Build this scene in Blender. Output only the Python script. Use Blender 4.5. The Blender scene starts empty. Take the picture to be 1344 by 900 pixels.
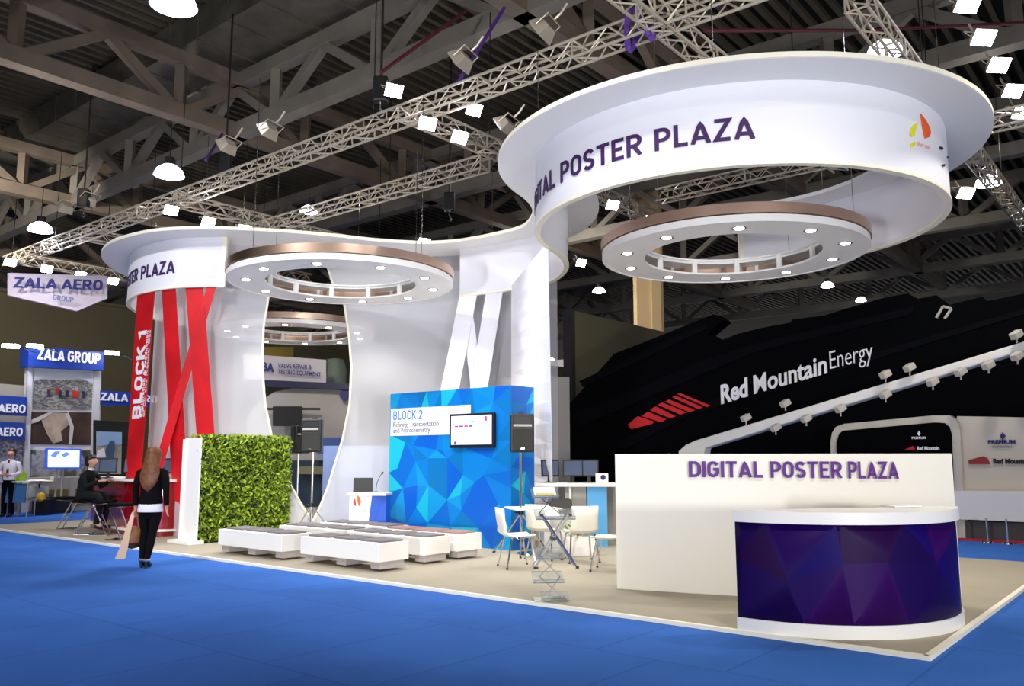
import bpy, math, random
from mathutils import Vector, Matrix
from mathutils.geometry import delaunay_2d_cdt
random.seed(11)
PI = math.pi
F = 1100.; CZ = 1.57; P = math.atan(150/F)
S = bpy.context.scene; COL = S.collection
# ------------------------------------------------------------ measuring helpers
def ray(x, y):
    a = (x-672)/F; b = (450-y)/F
    return Vector((a, math.cos(P)-b*math.sin(P), math.sin(P)+b*math.cos(P)))
def at(x, y, z):
    r = ray(x, y); t = (z-CZ)/r.z
    return Vector((r.x*t, r.y*t, z))
def atd(x, y, d):
    r = ray(x, y); t = d/r.y
    return Vector((r.x*t, d, CZ+r.z*t))
def onplane(x, y, p, d):
    """ray against the vertical plane through p along plan direction d -> world point"""
    r = ray(x, y); n = Vector((-d.y, d.x, 0))
    t = (p.x*n.x+p.y*n.y)/(r.x*n.x+r.y*n.y)
    return Vector((r.x*t, r.y*t, CZ+r.z*t))
U = Vector((.633, .774, 0)).normalized(); V = Vector((-.774, .633, 0)).normalized()
P0 = Vector((3.25, 6.82, 0)); FZ = .03
UP = Vector((0, 0, 1))
# ------------------------------------------------------------ materials
def lin(c):
    return tuple(((v/255)/12.92 if v/255 <= .04045 else ((v/255+.055)/1.055)**2.4) for v in c)
MATS = {}
def pm(name, rgb, rough=.5, metal=0, emit=0, noise=0, nscale=8, bump=0, bscale=60, spec=None, emc=None, trans=0, coat=0, alpha=1):
    if name in MATS: return MATS[name]
    m = bpy.data.materials.new(name); m.use_nodes = True
    nt = m.node_tree; b = nt.nodes['Principled BSDF']; c = lin(rgb)
    b.inputs['Base Color'].default_value = (*c, 1); b.inputs['Roughness'].default_value = rough
    b.inputs['Metallic'].default_value = metal
    if spec is not None: b.inputs['Specular IOR Level'].default_value = spec
    if coat: b.inputs['Coat Weight'].default_value = coat; b.inputs['Coat Roughness'].default_value = .08
    if trans: b.inputs['Transmission Weight'].default_value = trans
    if alpha < 1: b.inputs['Alpha'].default_value = alpha
    if emit:
        b.inputs['Emission Color'].default_value = (*lin(emc or rgb), 1); b.inputs['Emission Strength'].default_value = emit
    if noise or bump:
        tc = nt.nodes.new('ShaderNodeTexCoord')
    if noise:
        n = nt.nodes.new('ShaderNodeTexNoise'); n.inputs['Scale'].default_value = nscale; n.inputs['Detail'].default_value = 4
        nt.links.new(tc.outputs['Object'], n.inputs['Vector'])
        r = nt.nodes.new('ShaderNodeValToRGB')
        r.color_ramp.elements[0].position = .3; r.color_ramp.elements[1].position = .7
        r.color_ramp.elements[0].color = (*[v*(1-noise) for v in c], 1); r.color_ramp.elements[1].color = (*[min(1, v*(1+noise)) for v in c], 1)
        nt.links.new(n.outputs['Fac'], r.inputs['Fac']); nt.links.new(r.outputs['Color'], b.inputs['Base Color'])
    if bump:
        n2 = nt.nodes.new('ShaderNodeTexNoise'); n2.inputs['Scale'].default_value = bscale
        nt.links.new(tc.outputs['Object'], n2.inputs['Vector'])
        bp = nt.nodes.new('ShaderNodeBump'); bp.inputs['Strength'].default_value = bump; bp.inputs['Distance'].default_value = .01
        nt.links.new(n2.outputs['Fac'], bp.inputs['Height']); nt.links.new(bp.outputs['Normal'], b.inputs['Normal'])
    MATS[name] = m; return m
WHITE = pm('white_paint', (238, 236, 232), .45, bump=.05)
WARMW = pm('warm_white_laminate', (236, 232, 220), .4)
FAB = pm('white_stretch_fabric', (236, 235, 242), .75, bump=.15, bscale=25)
BRIMM = pm('white_brim_board', (238, 237, 236), .5)
TRIMW = pm('cream_edge_strip', (246, 240, 220), .5)
ALU = pm('aluminium_truss', (214, 204, 184), .4, .45)
CHROME = pm('chrome', (215, 215, 215), .15, 1)
BRONZE = pm('bronze_satin_metal', (214, 182, 160), .3, 1)
BLACKP = pm('black_plastic', (18, 18, 20), .45)
BLACKF = pm('black_cloth', (12, 12, 15), .9, spec=.1)
DARKM = pm('dark_metal', (45, 42, 40), .5, .4)
STEEL = pm('roof_steel_paint', (118, 105, 92), .6, noise=.15, nscale=1.5)
STEEL2 = pm('roof_steel_cool', (125, 120, 112), .55, noise=.15, nscale=1)
DECK = pm('roof_deck_dark', (14, 13, 11), .8)
RIB = pm('roof_rib_grey', (92, 86, 74), .6)
DUCT = pm('galvanised_duct', (116, 112, 102), .4, .5, noise=.2, nscale=2)
PURP = pm('violet_lettering', (56, 14, 84), .6)
PURPB = pm('bright_violet_lettering', (88, 18, 128), .5)
LENS = pm('lamp_lens_glow', (236, 234, 255), .3, emit=40)
WLENS = pm('warm_downlight_glow', (255, 244, 226), .3, emit=14)
REDR = pm('red_ribbon_fabric', (200, 16, 26), .45, noise=.25, nscale=1.4)
REDG = pm('glossy_red_panel', (140, 4, 14), .12, coat=1, noise=.2, nscale=2)
SIGNB = pm('navy_sign_board', (18, 58, 150), .4)
SIGNT = pm('white_sign_lettering', (245, 245, 250), .4)
NAVY = pm('navy_lettering', (28, 36, 110), .5)
SKIN = pm('skin', (206, 152, 124), .5)
GLASSY = pm('clear_acrylic', (235, 240, 242), .05, trans=.9)
OLIVE = pm('olive_wall_paint', (104, 98, 74), .8, noise=.1, nscale=.3)
BLKWALL = pm('black_booth_panel', (3, 4, 7), .7, spec=.04)
GREYP = pm('light_grey_panel', (168, 164, 160), .6)
CREAM = pm('cream_panel', (208, 200, 186), .5)
PADM = pm('grey_cushion_fabric', (112, 108, 112), .9, bump=.3)
PADB = pm('brown_cushion_fabric', (150, 118, 108), .9, bump=.3)
PLINTH = pm('grey_plinth', (178, 170, 168), .6)
SKYB = pm('sky_blue_panel', (96, 180, 240), .4)
BLUEP = pm('blue_panel', (36, 92, 205), .4)
SCREEN = pm('screen_dark', (62, 70, 84), .15, emit=.25, emc=(110, 130, 170))
SCRW = pm('screen_lit_white', (205, 210, 240), .2, emit=.9)
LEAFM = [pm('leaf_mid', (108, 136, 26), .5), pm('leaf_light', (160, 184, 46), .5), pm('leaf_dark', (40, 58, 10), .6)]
# translucent curtain
def curtain_mat():
    m = bpy.data.materials.new('translucent_white_mesh_fabric'); m.use_nodes = True; nt = m.node_tree; nt.nodes.clear()
    o = nt.nodes.new('ShaderNodeOutputMaterial'); mx = nt.nodes.new('ShaderNodeMixShader'); mx.inputs[0].default_value = .6
    t = nt.nodes.new('ShaderNodeBsdfTransparent'); d = nt.nodes.new('ShaderNodeBsdfDiffuse'); tl = nt.nodes.new('ShaderNodeBsdfTranslucent')
    m2 = nt.nodes.new('ShaderNodeMixShader'); m2.inputs[0].default_value = .35
    for q in (d, tl): q.inputs['Color'].default_value = (.86, .86, .90, 1)
    nt.links.new(d.outputs[0], m2.inputs[1]); nt.links.new(tl.outputs[0], m2.inputs[2])
    nt.links.new(t.outputs[0], mx.inputs[1]); nt.links.new(m2.outputs[0], mx.inputs[2]); nt.links.new(mx.outputs[0], o.inputs[0])
    return m
CURT = curtain_mat()
def carpet(name, rgb, seam=None, dens=.18):
    m = pm(name, rgb, .95, bump=.35, bscale=180, spec=.1); nt = m.node_tree; b = nt.nodes['Principled BSDF']; c = lin(rgb)
    tc = nt.nodes.new('ShaderNodeTexCoord'); n = nt.nodes.new('ShaderNodeTexNoise'); n.inputs['Scale'].default_value = .7; n.inputs['Detail'].default_value = 6
    nt.links.new(tc.outputs['Object'], n.inputs['Vector'])
    r = nt.nodes.new('ShaderNodeValToRGB'); r.color_ramp.elements[0].position = .3; r.color_ramp.elements[1].position = .7
    r.color_ramp.elements[0].color = (*[v*(1-dens) for v in c], 1); r.color_ramp.elements[1].color = (*[v*(1+dens) for v in c], 1)
    nt.links.new(n.outputs['Fac'], r.inputs['Fac']); out = r.outputs['Color']
    if seam:
        mp = nt.nodes.new('ShaderNodeMapping'); mp.inputs['Rotation'].default_value = (0, 0, -math.atan2(V.y, V.x))
        nt.links.new(tc.outputs['Object'], mp.inputs['Vector'])
        br = nt.nodes.new('ShaderNodeTexBrick'); br.inputs['Scale'].default_value = 1; br.inputs['Brick Width'].default_value = 1.15
        br.inputs['Row Height'].default_value = 2.0; br.inputs['Mortar Size'].default_value = .018; br.inputs['Mortar Smooth'].default_value = 1
        br.inputs['Color1'].default_value = (1, 1, 1, 1); br.inputs['Color2'].default_value = (.93, .93, .93, 1); br.inputs['Mortar'].default_value = (.74, .74, .74, 1)
        nt.links.new(mp.outputs[0], br.inputs['Vector'])
        mx = nt.nodes.new('ShaderNodeMix'); mx.data_type = 'RGBA'; mx.blend_type = 'MULTIPLY'; mx.inputs[0].default_value = 1
        nt.links.new(out, mx.inputs[6]); nt.links.new(br.outputs['Color'], mx.inputs[7]); out = mx.outputs[2]
    nt.links.new(out, b.inputs['Base Color']); return m
BLUEC = carpet('blue_exhibition_carpet', (58, 108, 192), True, .12)
BEIGE = carpet('beige_grey_carpet', (168, 160, 143), None, .06)
def picture(name, stops, scale=3, vec=(1, 1, 1)):
    m = bpy.data.materials.new(name); m.use_nodes = True; nt = m.node_tree; b = nt.nodes['Principled BSDF']; b.inputs['Roughness'].default_value = .4
    tc = nt.nodes.new('ShaderNodeTexCoord'); mp = nt.nodes.new('ShaderNodeMapping'); mp.inputs['Scale'].default_value = vec
    n = nt.nodes.new('ShaderNodeTexNoise'); n.inputs['Scale'].default_value = scale; n.inputs['Detail'].default_value = 5
    r = nt.nodes.new('ShaderNodeValToRGB'); e = r.color_ramp.elements
    for i, (p, c) in enumerate(stops):
        q = e[i] if i < 2 else e.new(p); q.position = p; q.color = (*lin(c), 1)
    nt.links.new(tc.outputs['Object'], mp.inputs[0]); nt.links.new(mp.outputs[0], n.inputs['Vector']); nt.links.new(n.outputs['Fac'], r.inputs['Fac']); nt.links.new(r.outputs['Color'], b.inputs['Base Color'])
    return m
# ------------------------------------------------------------ object helpers
MW = {}
def tag(o, label=None, cat=None, group=None, kind=None):
    if label: o['label'] = label
    if cat: o['category'] = cat
    if group: o['group'] = group
    if kind: o['kind'] = kind
    return o
def thing(name, label, cat, loc=(0, 0, 0), rz=0, group=None):
    o = bpy.data.objects.new(name, None); COL.objects.link(o); o.empty_display_size = .2
    o.location = loc; o.rotation_euler = (0, 0, rz)
    MW[o.name] = Matrix.Translation(loc) @ Matrix.Rotation(rz, 4, 'Z')
    return tag(o, label, cat, group)
def mkobj(name, me, parent=None, world=False, origin=None):
    o = bpy.data.objects.new(name, me); COL.objects.link(o)
    M = Matrix.Identity(4)
    if parent is not None:
        o.parent = parent
        if world:
            me.transform(MW[parent.name].inverted())
        M = MW[parent.name]
    elif origin is not None:
        me.transform(Matrix.Translation(-Vector(origin))); o.location = origin; M = Matrix.Translation(origin)
    MW[o.name] = M
    return o
class MB:
    def __init__(s): s.v = []; s.f = []; s.m = []
    def add(s, vs, fs, mi=0):
        n = len(s.v); s.v += [Vector(v) for v in vs]; s.f += [tuple(i+n for i in f) for f in fs]; s.m += [mi]*len(fs); return s
    def boxm(s, M, sz, mi=0):
        x, y, z = [q/2 for q in sz]
        vs = [M @ Vector(p) for p in ((-x, -y, -z), (x, -y, -z), (x, y, -z), (-x, y, -z), (-x, -y, z), (x, -y, z), (x, y, z), (-x, y, z))]
        return s.add(vs, [(0, 3, 2, 1), (4, 5, 6, 7), (0, 1, 5, 4), (1, 2, 6, 5), (2, 3, 7, 6), (3, 0, 4, 7)], mi)
    def loft(s, rings, n=20, mi=0):
        n0 = len(s.v)
        for cx, cy, z, rx, ry in rings:
            for k in range(n):
                a = 2*PI*k/n; s.v.append(Vector((cx+rx*math.cos(a), cy+ry*math.sin(a), z)))
        for i in range(len(rings)-1):
            for k in range(n):
                a = n0+i*n+k; b = n0+i*n+(k+1) % n; s.f.append((a, b, b+n, a+n)); s.m.append(mi)
        s.f.append(tuple(n0+k for k in range(n))[::-1]); s.m.append(mi)
        s.f.append(tuple(n0+(len(rings)-1)*n+k for k in range(n))); s.m.append(mi)
        return s
    def box(s, c, sz, rz=0, mi=0, rx=0, ry=0):
        return s.boxm(Matrix.Translation(c) @ Matrix.Rotation(rz, 4, 'Z') @ Matrix.Rotation(ry, 4, 'Y') @ Matrix.Rotation(rx, 4, 'X'), sz, mi)
    def bar(s, a, b, w, h=None, mi=0):
        a = Vector(a); b = Vector(b); d = b-a; h = h or w
        y = d.normalized(); x = y.cross(UP) if abs(y.z) < .999 else Vector((1, 0, 0)); x.normalize(); z = x.cross(y)
        M = Matrix((x, y, z)).transposed().to_4x4(); M.translation = (a+b)/2
        return s.boxm(M, (w, d.length, h), mi)
    def tube(s, pts, r, n=8, mi=0, cap=True):
        pts = [Vector(p) for p in pts]; rs = r if isinstance(r, (list, tuple)) else [r]*len(pts)
        n0 = len(s.v); prev = None
        for i, p in enumerate(pts):
            t = (pts[min(i+1, len(pts)-1)]-pts[max(i-1, 0)]).normalized()
            if prev is None: x = t.cross(UP) if abs(t.z) < .95 else Vector((1, 0, 0))
            else: x = prev - t*prev.dot(t)
            x.normalize(); prev = x; y = t.cross(x)
            for k in range(n):
                a = 2*PI*k/n; s.v.append(p+(x*math.cos(a)+y*math.sin(a))*rs[i])
        for i in range(len(pts)-1):
            for k in range(n):
                a = n0+i*n+k; b = n0+i*n+(k+1) % n; s.f.append((a, b, b+n, a+n)); s.m.append(mi)
        if cap:
            s.f.append(tuple(n0+k for k in range(n))[::-1]); s.m.append(mi)
            s.f.append(tuple(n0+(len(pts)-1)*n+k for k in range(n))); s.m.append(mi)
        return s
    def lathe(s, prof, n=24, c=(0, 0, 0), mi=0, M=None):
        M = M or Matrix.Translation(c); n0 = len(s.v)
        for r, z in prof:
            for k in range(n):
                a = 2*PI*k/n; s.v.append(M @ Vector((r*math.cos(a), r*math.sin(a), z)))
        for i in range(len(prof)-1):
            for k in range(n):
                a = n0+i*n+k; b = n0+i*n+(k+1) % n; s.f.append((a, b, b+n, a+n)); s.m.append(mi)
        return s
    def prism(s, poly, d0, d1, mi=0, X=Vector((1, 0, 0)), Y=Vector((0, 0, 1)), N=Vector((0, 1, 0)), O=Vector((0, 0, 0))):
        k = len(poly)
        vs = [O+X*p[0]+Y*p[1]+N*d0 for p in poly]+[O+X*p[0]+Y*p[1]+N*d1 for p in poly]
        fs = [tuple(range(k))[::-1], tuple(range(k, 2*k))]+[(i, (i+1) % k, (i+1) % k+k, i+k) for i in range(k)]
        return s.add(vs, fs, mi)
    def slab(s, pts, thick, mi=0):
        """world polygon (planar) given thickness along its normal"""
        pts = [Vector(p) for p in pts]; nrm = Vector((0, 0, 0))
        for i in range(len(pts)):
            a = pts[i]; b = pts[(i+1) % len(pts)]; nrm += a.cross(b)
        nrm.normalize(); k = len(pts); thick = abs(thick)
        if nrm.dot(Vector((0, 0, CZ))-pts[0]) < 0: nrm = -nrm
        vs = pts+[p-nrm*thick for p in pts]
        fs = [tuple(range(k)), tuple(range(k, 2*k))[::-1]]+[(i, i+k, (i+1) % k+k, (i+1) % k) for i in range(k)]
        return s.add(vs, fs, mi)
    def sweep(s, pts, o0, o1, z0, z1, mi=0, closed=False):
        """rectangular section o0..o1 (left normal), z0..z1 along plan polyline"""
        n0 = len(s.v); k = len(pts)
        for i in range(k):
            a = pts[(i-1) % k] if (closed or i > 0) else pts[i]; b = pts[(i+1) % k] if (closed or i < k-1) else pts[i]
            t = (b-a); t.z = 0; t.normalize(); nn = Vector((-t.y, t.x, 0))
            for o, z in ((o0, z0), (o1, z0), (o1, z1), (o0, z1)):
                q = pts[i]+nn*o; s.v.append(Vector((q.x, q.y, z)))
        for i in range(k if closed else k-1):
            j = (i+1) % k
            for q in range(4):
                s.f.append((n0+i*4+q, n0+i*4+(q+1) % 4, n0+j*4+(q+1) % 4, n0+j*4+q)); s.m.append(mi)
        if not closed:
            s.f.append((n0, n0+3, n0+2, n0+1)); s.m.append(mi); e = n0+(k-1)*4; s.f.append((e, e+1, e+2, e+3)); s.m.append(mi)
        return s
    def build(s, name, mats, parent=None, world=False, origin=None, smooth=False, bevel=0, fixn=True):
        me = bpy.data.meshes.new(name); me.from_pydata([tuple(v) for v in s.v], [], s.f)
        if not isinstance(mats, (list, tuple)): mats = [mats]
        for m in mats: me.materials.append(m)
        me.polygons.foreach_set('material_index', s.m)
        if fixn:
            import bmesh
            bm = bmesh.new(); bm.from_mesh(me); bmesh.ops.recalc_face_normals(bm, faces=bm.faces); bm.to_mesh(me); bm.free()
        if smooth:
            me.polygons.foreach_set('use_smooth', [True]*len(me.polygons)); me.set_sharp_from_angle(angle=math.radians(35))
        me.update()
        o = mkobj(name, me, parent, world, origin)
        if bevel:
            b = o.modifiers.new('bevel', 'BEVEL'); b.width = bevel; b.segments = 2; b.limit_method = 'ANGLE'
        return o
def copy_tree(o, parent=None):
    c = o.copy(); COL.objects.link(c); c.parent = parent
    MW[c.name] = MW.get(o.name, Matrix.Identity(4))
    for ch in list(o.children): copy_tree(ch, c)
    return c
# text -> mesh
def text_mesh(s, bold=.0, ext=0, xs=1.0, res=3):
    cu = bpy.data.curves.new('lettering', 'FONT'); cu.body = s; cu.size = 1; cu.offset = bold; cu.extrude = ext; cu.resolution_u = res
    o = bpy.data.objects.new('lettering', cu); COL.objects.link(o)
    dg = bpy.context.evaluated_depsgraph_get(); me = bpy.data.meshes.new_from_object(o.evaluated_get(dg))
    bpy.data.objects.remove(o); bpy.data.curves.remove(cu)
    return me
def _arc(cx, cy, rx, ry, a0, a1, n=7):
    return [(cx+rx*math.cos(math.radians(a0+(a1-a0)*i/n)), cy+ry*math.sin(math.radians(a0+(a1-a0)*i/n))) for i in range(n+1)]
_a, _b = .085, .915
GLYPH = {  # stroke centrelines at cap height 1: (advance width, [polylines])
 'I': (.17, [[(_a, 0), (_a, 1)]]),
 'D': (.66, [[(_a, _a), (_a, _b)]+_arc(.315, .655, .26, .26, 90, 0)+_arc(.315, .345, .26, .26, 0, -90)+[(_a, _a)]]),
 'G': (.66, [_arc(.33, .67, .245, .245, 20, 180)+_arc(.33, .33, .245, .245, 180, 360)+[(.575, .5), (.34, .5)]]),
 'C': (.62, [_arc(.33, .67, .245, .245, 15, 180)+_arc(.33, .33, .245, .245, 180, 345)]),
 'O': (.66, [_arc(.33, .67, .245, .245, 0, 180)+_arc(.33, .33, .245, .245, 180, 360)+[(.575, .67)]]),
 'T': (.60, [[(0, _b), (.60, _b)], [(.30, 0), (.30, _b)]]),
 'A': (.70, [[(.06, 0), (.35, .97), (.64, 0)], [(.14, .26), (.56, .26)]]),
 'L': (.52, [[(_a, 1), (_a, _a), (.52, _a)]]),
 'E': (.54, [[(.54, _b), (_a, _b), (_a, _a), (.54, _a)], [(_a, .51), (.48, .51)]]),
 'P': (.62, [[(_a, 0), (_a, _b)]+_arc(.32, .68, .23, .235, 90, -90)+[(_a, .445)]]),
 'R': (.64, [[(_a, 0), (_a, _b)]+_arc(.32, .69, .22, .225, 90, -90)+[(_a, .465)], [(.30, .465), (.57, 0)]]),
 'S': (.60, [_arc(.30, .70, .215, .215, 25, 255)+_arc(.30, .285, .22, .2, 75, -155)]),
 'Z': (.60, [[(.03, _b), (.53, _b), (.08, _a), (.58, _a)]]),
 'B': (.64, [[(_a, _a), (_a, _b)]+_arc(.33, .715, .2, .2, 90, -90)+[(_a, .515)], [(.33, .515)]+_arc(.34, .30, .215, .215, 90, -90)+[(_a, _a)]]),
 'K': (.64, [[(_a, 0), (_a, 1)], [(.58, 1), (_a+.06, .42)], [(.27, .6), (.60, 0)]]),
 'U': (.64, [[(_a, 1)]+_arc(.32, .32, .235, .235, 180, 360)+[(.555, 1)]]),
 '1': (.40, [[(.02, .72), (.27, .9), (.27, 0)]]),
 '2': (.58, [_arc(.29, .70, .215, .215, 160, -20)+[(.09, _a), (.56, _a)]]),
 ' ': (.28, []),
}
def din_mesh(txt, t=.165, gap=.12):
    """uniform-stroke sign lettering, 0..1 high, extruded 0..1 in z"""
    m = MB(); x = 0
    for ch_ in txt:
        w_, lines = GLYPH[ch_]
        for ln in lines:
            pts = []
            for i in range(len(ln)-1):
                a_, b_ = Vector(ln[i]), Vector(ln[i+1]); n_ = max(1, int((b_-a_).length/.2))
                pts += [a_.lerp(b_, k/n_) for k in range(n_)]
            pts.append(Vector(ln[-1])); closed = (Vector(ln[0])-Vector(ln[-1])).length < 1e-4
            if closed: pts = pts[:-1]
            N_ = len(pts); L_ = []; R_ = []
            for i, p in enumerate(pts):
                pr = pts[i-1] if (i > 0 or closed) else None; nx = pts[(i+1) % N_] if (i < N_-1 or closed) else None
                d1 = (p-pr).normalized() if pr is not None else (nx-p).normalized(); d2 = (nx-p).normalized() if nx is not None else d1
                n1 = Vector((-d1.y, d1.x)); n2 = Vector((-d2.y, d2.x)); nn = (n1+n2)
                if nn.length < .05: nn = n1
                nn.normalize(); k = min(2.2, 1/max(.2, nn.dot(n1))); o_ = nn*(t/2*k)
                cl = lambda q: Vector((q.x, min(1, max(0, q.y))))
                L_.append(cl(p+o_)); R_.append(cl(p-o_))
            seg = N_ if closed else N_-1
            for i in range(seg):
                j = (i+1) % N_; q = [L_[i], R_[i], R_[j], L_[j]]
                vs = [Vector((v.x+x, v.y, 0)) for v in q]+[Vector((v.x+x, v.y, 1)) for v in q]
                fs = [(0, 3, 2, 1), (4, 5, 6, 7), (0, 4, 7, 3), (1, 2, 6, 5)]
                if not closed and i == 0: fs.append((0, 1, 5, 4))
                if not closed and i == seg-1: fs.append((2, 3, 7, 6))
                m.add(vs, fs)
        x += w_+(gap if ch_ != ' ' else 0)
    me = bpy.data.meshes.new('lettering'); me.from_pydata([tuple(v) for v in m.v], [], m.f); me.update(); return me
_h = text_mesh('H'); CAP = max(v.co.y for v in _h.vertices)
def flat_text(name, s, a, b, cap, mat, parent, N=None, bold=.02, depth=.012, off=.004, world=True, up=None, din=0):
    """writes s between world points a (baseline left) and b (baseline right), cap height cap"""
    me = din_mesh(s, din) if din else text_mesh(s, bold, 1); xs = [v.co.x for v in me.vertices]; x0, x1 = min(xs), max(xs)
    CP = 1 if din else CAP
    a = Vector(a); b = Vector(b); X = (b-a).normalized(); L = (b-a).length
    up = up or UP; N = N or X.cross(up).normalized()
    Y = up if N is None else up
    for v in me.vertices:
        z = (depth if v.co.z > 0 else 0)+off
        v.co = a+X*((v.co.x-x0)/(x1-x0)*L)+Y*(v.co.y/CP*cap)+N*z
    me.materials.append(mat)
    return mkobj(name, me, parent, world)
# ------------------------------------------------------------ SETTING
fl = MB().box((0, 25, -.05), (120, 110, .1)).build('floor', BLUEC); tag(fl, kind='structure')
a = P0; e1 = 7.4
pl = [a, a+U*e1, a+U*e1+V*7, a+U*12.5+V*7, a+U*12.5+V*19.9, a+V*19.9]
m = MB(); m.add([(*p.xy, 0) for p in pl]+[(*p.xy, FZ) for p in pl], [tuple(range(6))[::-1], tuple(range(6, 12))]+[(i, (i+1) % 6, (i+1) % 6+6, i+6) for i in range(6)])
pf = m.build('trim_2', BEIGE); tag(pf, 'low beige carpeted stand platform on the blue floor', kind='structure')
m = MB()
for p, q in ((a+V*19.9, a), (a, a+U*e1)):
    d = (q-p).normalized(); n = Vector((d.y, -d.x, 0))
    m.add([p+n*.025, q+n*.025+d*.025, q+d*.0-n*.03, p-n*.03, p+n*.025+UP*.036, q+n*.025+d*.025+UP*.036, q-n*.03+UP*.036, p-n*.03+UP*.036],
          [(0, 3, 2, 1), (4, 5, 6, 7), (0, 1, 5, 4), (1, 2, 6, 5), (2, 3, 7, 6), (3, 0, 4, 7)])
e = m.build('trim_1', TRIMW); tag(e, kind='structure')
# ceiling deck and ribs
ZD = 14.2
cl = MB().box((0, 30, ZD+.1), (130, 130, .2), math.atan2(V.y, V.x)).build('ceiling', DECK); tag(cl, kind='structure')
m = MB()
for k in range(-110, 150):
    c = U*28+V*(k*.42-4)
    m.bar(c-U*40+UP*(ZD-.09), c+U*40+UP*(ZD-.09), .15, .18)
rb = m.build('trim_3', RIB); tag(rb, kind='structure')
# roof girders on the hall grid
ZG = 11.0; ZH = 12.55
def girder(m, p, d, length, w=.42, seg=4.2):
    m.bar(p-d*length+UP*ZG, p+d*length+UP*ZG, w, w); m.bar(p-d*length+UP*ZH, p+d*length+UP*ZH, w*.9, w*.9)
    k = int(2*length/seg)
    for i in range(k):
        q = p-d*length+d*(i*seg)
        m.bar(q+UP*ZG, q+UP*ZH, .26)
        m.bar(q+d*.15+UP*(ZG+.1), q+d*(seg*.5)+UP*(ZH-.1), .24); m.bar(q+d*(seg-.15)+UP*(ZG+.1), q+d*(seg*.5)+UP*(ZH-.1), .24)
gu = at(170, 126, ZG); gu.z = 0; gv = at(420, 128, ZG); gv.z = 0
gu2 = at(50, 255, ZG); gu2.z = 0
su = abs((gu2-gu).dot(V)); print('girder spacing', su)
for i in range(-3, 5):
    m = MB(); girder(m, gu+V*(i*su)+U*6, U, 34)
    tag(m.build('trim_%d' % (10+i), STEEL), kind='structure')
for i in range(-1, 6):
    m = MB(); girder(m, gv+U*(i*8.0), V, 40)
    tag(m.build('trim_%d' % (20+i), STEEL2), kind='structure')
# walls
WL = atd(0, 385, 40); WL.z = 0
m = MB(); m.bar(WL-U*45+UP*4.8, WL+U*60+UP*4.8, .4, 9.6); m.bar(WL-U*45+UP*9.6-V*.1, WL+U*60+UP*9.6-V*.1, .5, .16)
tag(m.build('wall_left', OLIVE), kind='structure')
WB = U*58
m = MB(); m.bar(WB-V*60+UP*3.8, WB+V*70+UP*3.8, .4, 7.6)
tag(m.build('wall_back', OLIVE), kind='structure')
m = MB()
for k in range(3):
    q = at(851+0*k, 400, 8.2)
q = atd(851, 400, 36); m.box((q.x, 36, 7.1), (1.15, 1.0, 14.2), 0); m.box((q.x+.25, 35.45, 7.1), (.4, .12, 14.2), 0)
tag(m.build('trim_4', pm('beige_column_paint', (214, 186, 140), .6)), kind='structure')
# ------------------------------------------------------------ TRUSSES
def truss(pa, pb, w, label, r=.026):
    pa = Vector(pa); pb = Vector(pb); d = (pb-pa); L = d.length; d.normalize(); n = Vector((-d.y, d.x, 0)); h = w/2
    t = thing('lighting_truss', label, 'truss', (pa+pb)/2, math.atan2(d.y, d.x), 'aluminium box trusses under the hall roof')
    m = MB(); cs = [n*h+UP*h, -n*h+UP*h, -n*h-UP*h, n*h-UP*h]
    for c in cs: m.tube([pa+c, pb+c], r, 6)
    m.build('chords', ALU, t, True)
    m = MB(); k = int(L/w/1.1); st = L/k
    for i in range(k):
        q0 = pa+d*(i*st); q1 = pa+d*((i+1)*st)
        for j in range(4):
            A = cs[j]; B = cs[(j+1) % 4]
            m.tube([q0+(A if i % 2 else B), q1+(B if i % 2 else A)], r*.6, 4, cap=False)
            if i % 6 == 0: m.tube([q0+A, q0+B], r*.7, 4, cap=False)
    m.build('lattice_web', ALU, t, True)
    # hangers
    k = max(2, int(L/6))
    for i in range(k):
        q = pa+d*(L*(i+.5)/k); MB().tube([q+UP*h, Vector((q.x, q.y, ZG))], .012, 4).build('hanger_cable', DARKM, t, True)
    return t
ZT1 = 8.0; TW = .3
t1 = at(555, 143, ZT1); t2 = at(500, 254, ZT1)
truss(t1-V*9.5, t1+V*19.5, TW, 'long white box truss crossing the whole roof from lower left to upper right')
truss(t2-V*3.4, t2+V*9, TW, 'shorter box truss behind and parallel to the longest one, left of the big round sign')
t3 = at(980, 232, ZT1)
truss(t3-V*6, t3+V*2.3, TW, 'box truss seen through the opening under the large round sign')
def on_t1(px):
    # point on T1 nearest pixel column
    best = None
    for i in range(-1000, 2000):
        q = t1+V*(i*.01); r = q.x/(q.y*math.cos(P)+(q.z-CZ)*math.sin(P))*F+672
        if best is None or abs(r-px) < best[0]: best = (abs(r-px), q)
    return best[1].copy()
truss(on_t1(22), on_t1(22)+U*9, TW, 'cross truss at the far left end, over the grey hanging banner')
truss(on_t1(110), on_t1(110)+U*8, TW, 'cross truss second from the left, running behind the left end of the white canopy')
truss(on_t1(232), on_t1(232)+U*9, TW, 'cross truss carrying three square floodlights above the left canopy')
truss(on_t1(540), on_t1(540)+U*9, TW, 'cross truss carrying two square floodlights left of the big round sign')
truss(on_t1(868)-U*2.5, on_t1(868)+U*8, TW, 'cross truss passing above the top edge of the big round sign')
tr = at(1180, 74, ZT1)
truss(tr-U*2.2, tr+U*13, TW, 'box truss at upper right descending behind the rim of the round sign')
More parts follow.
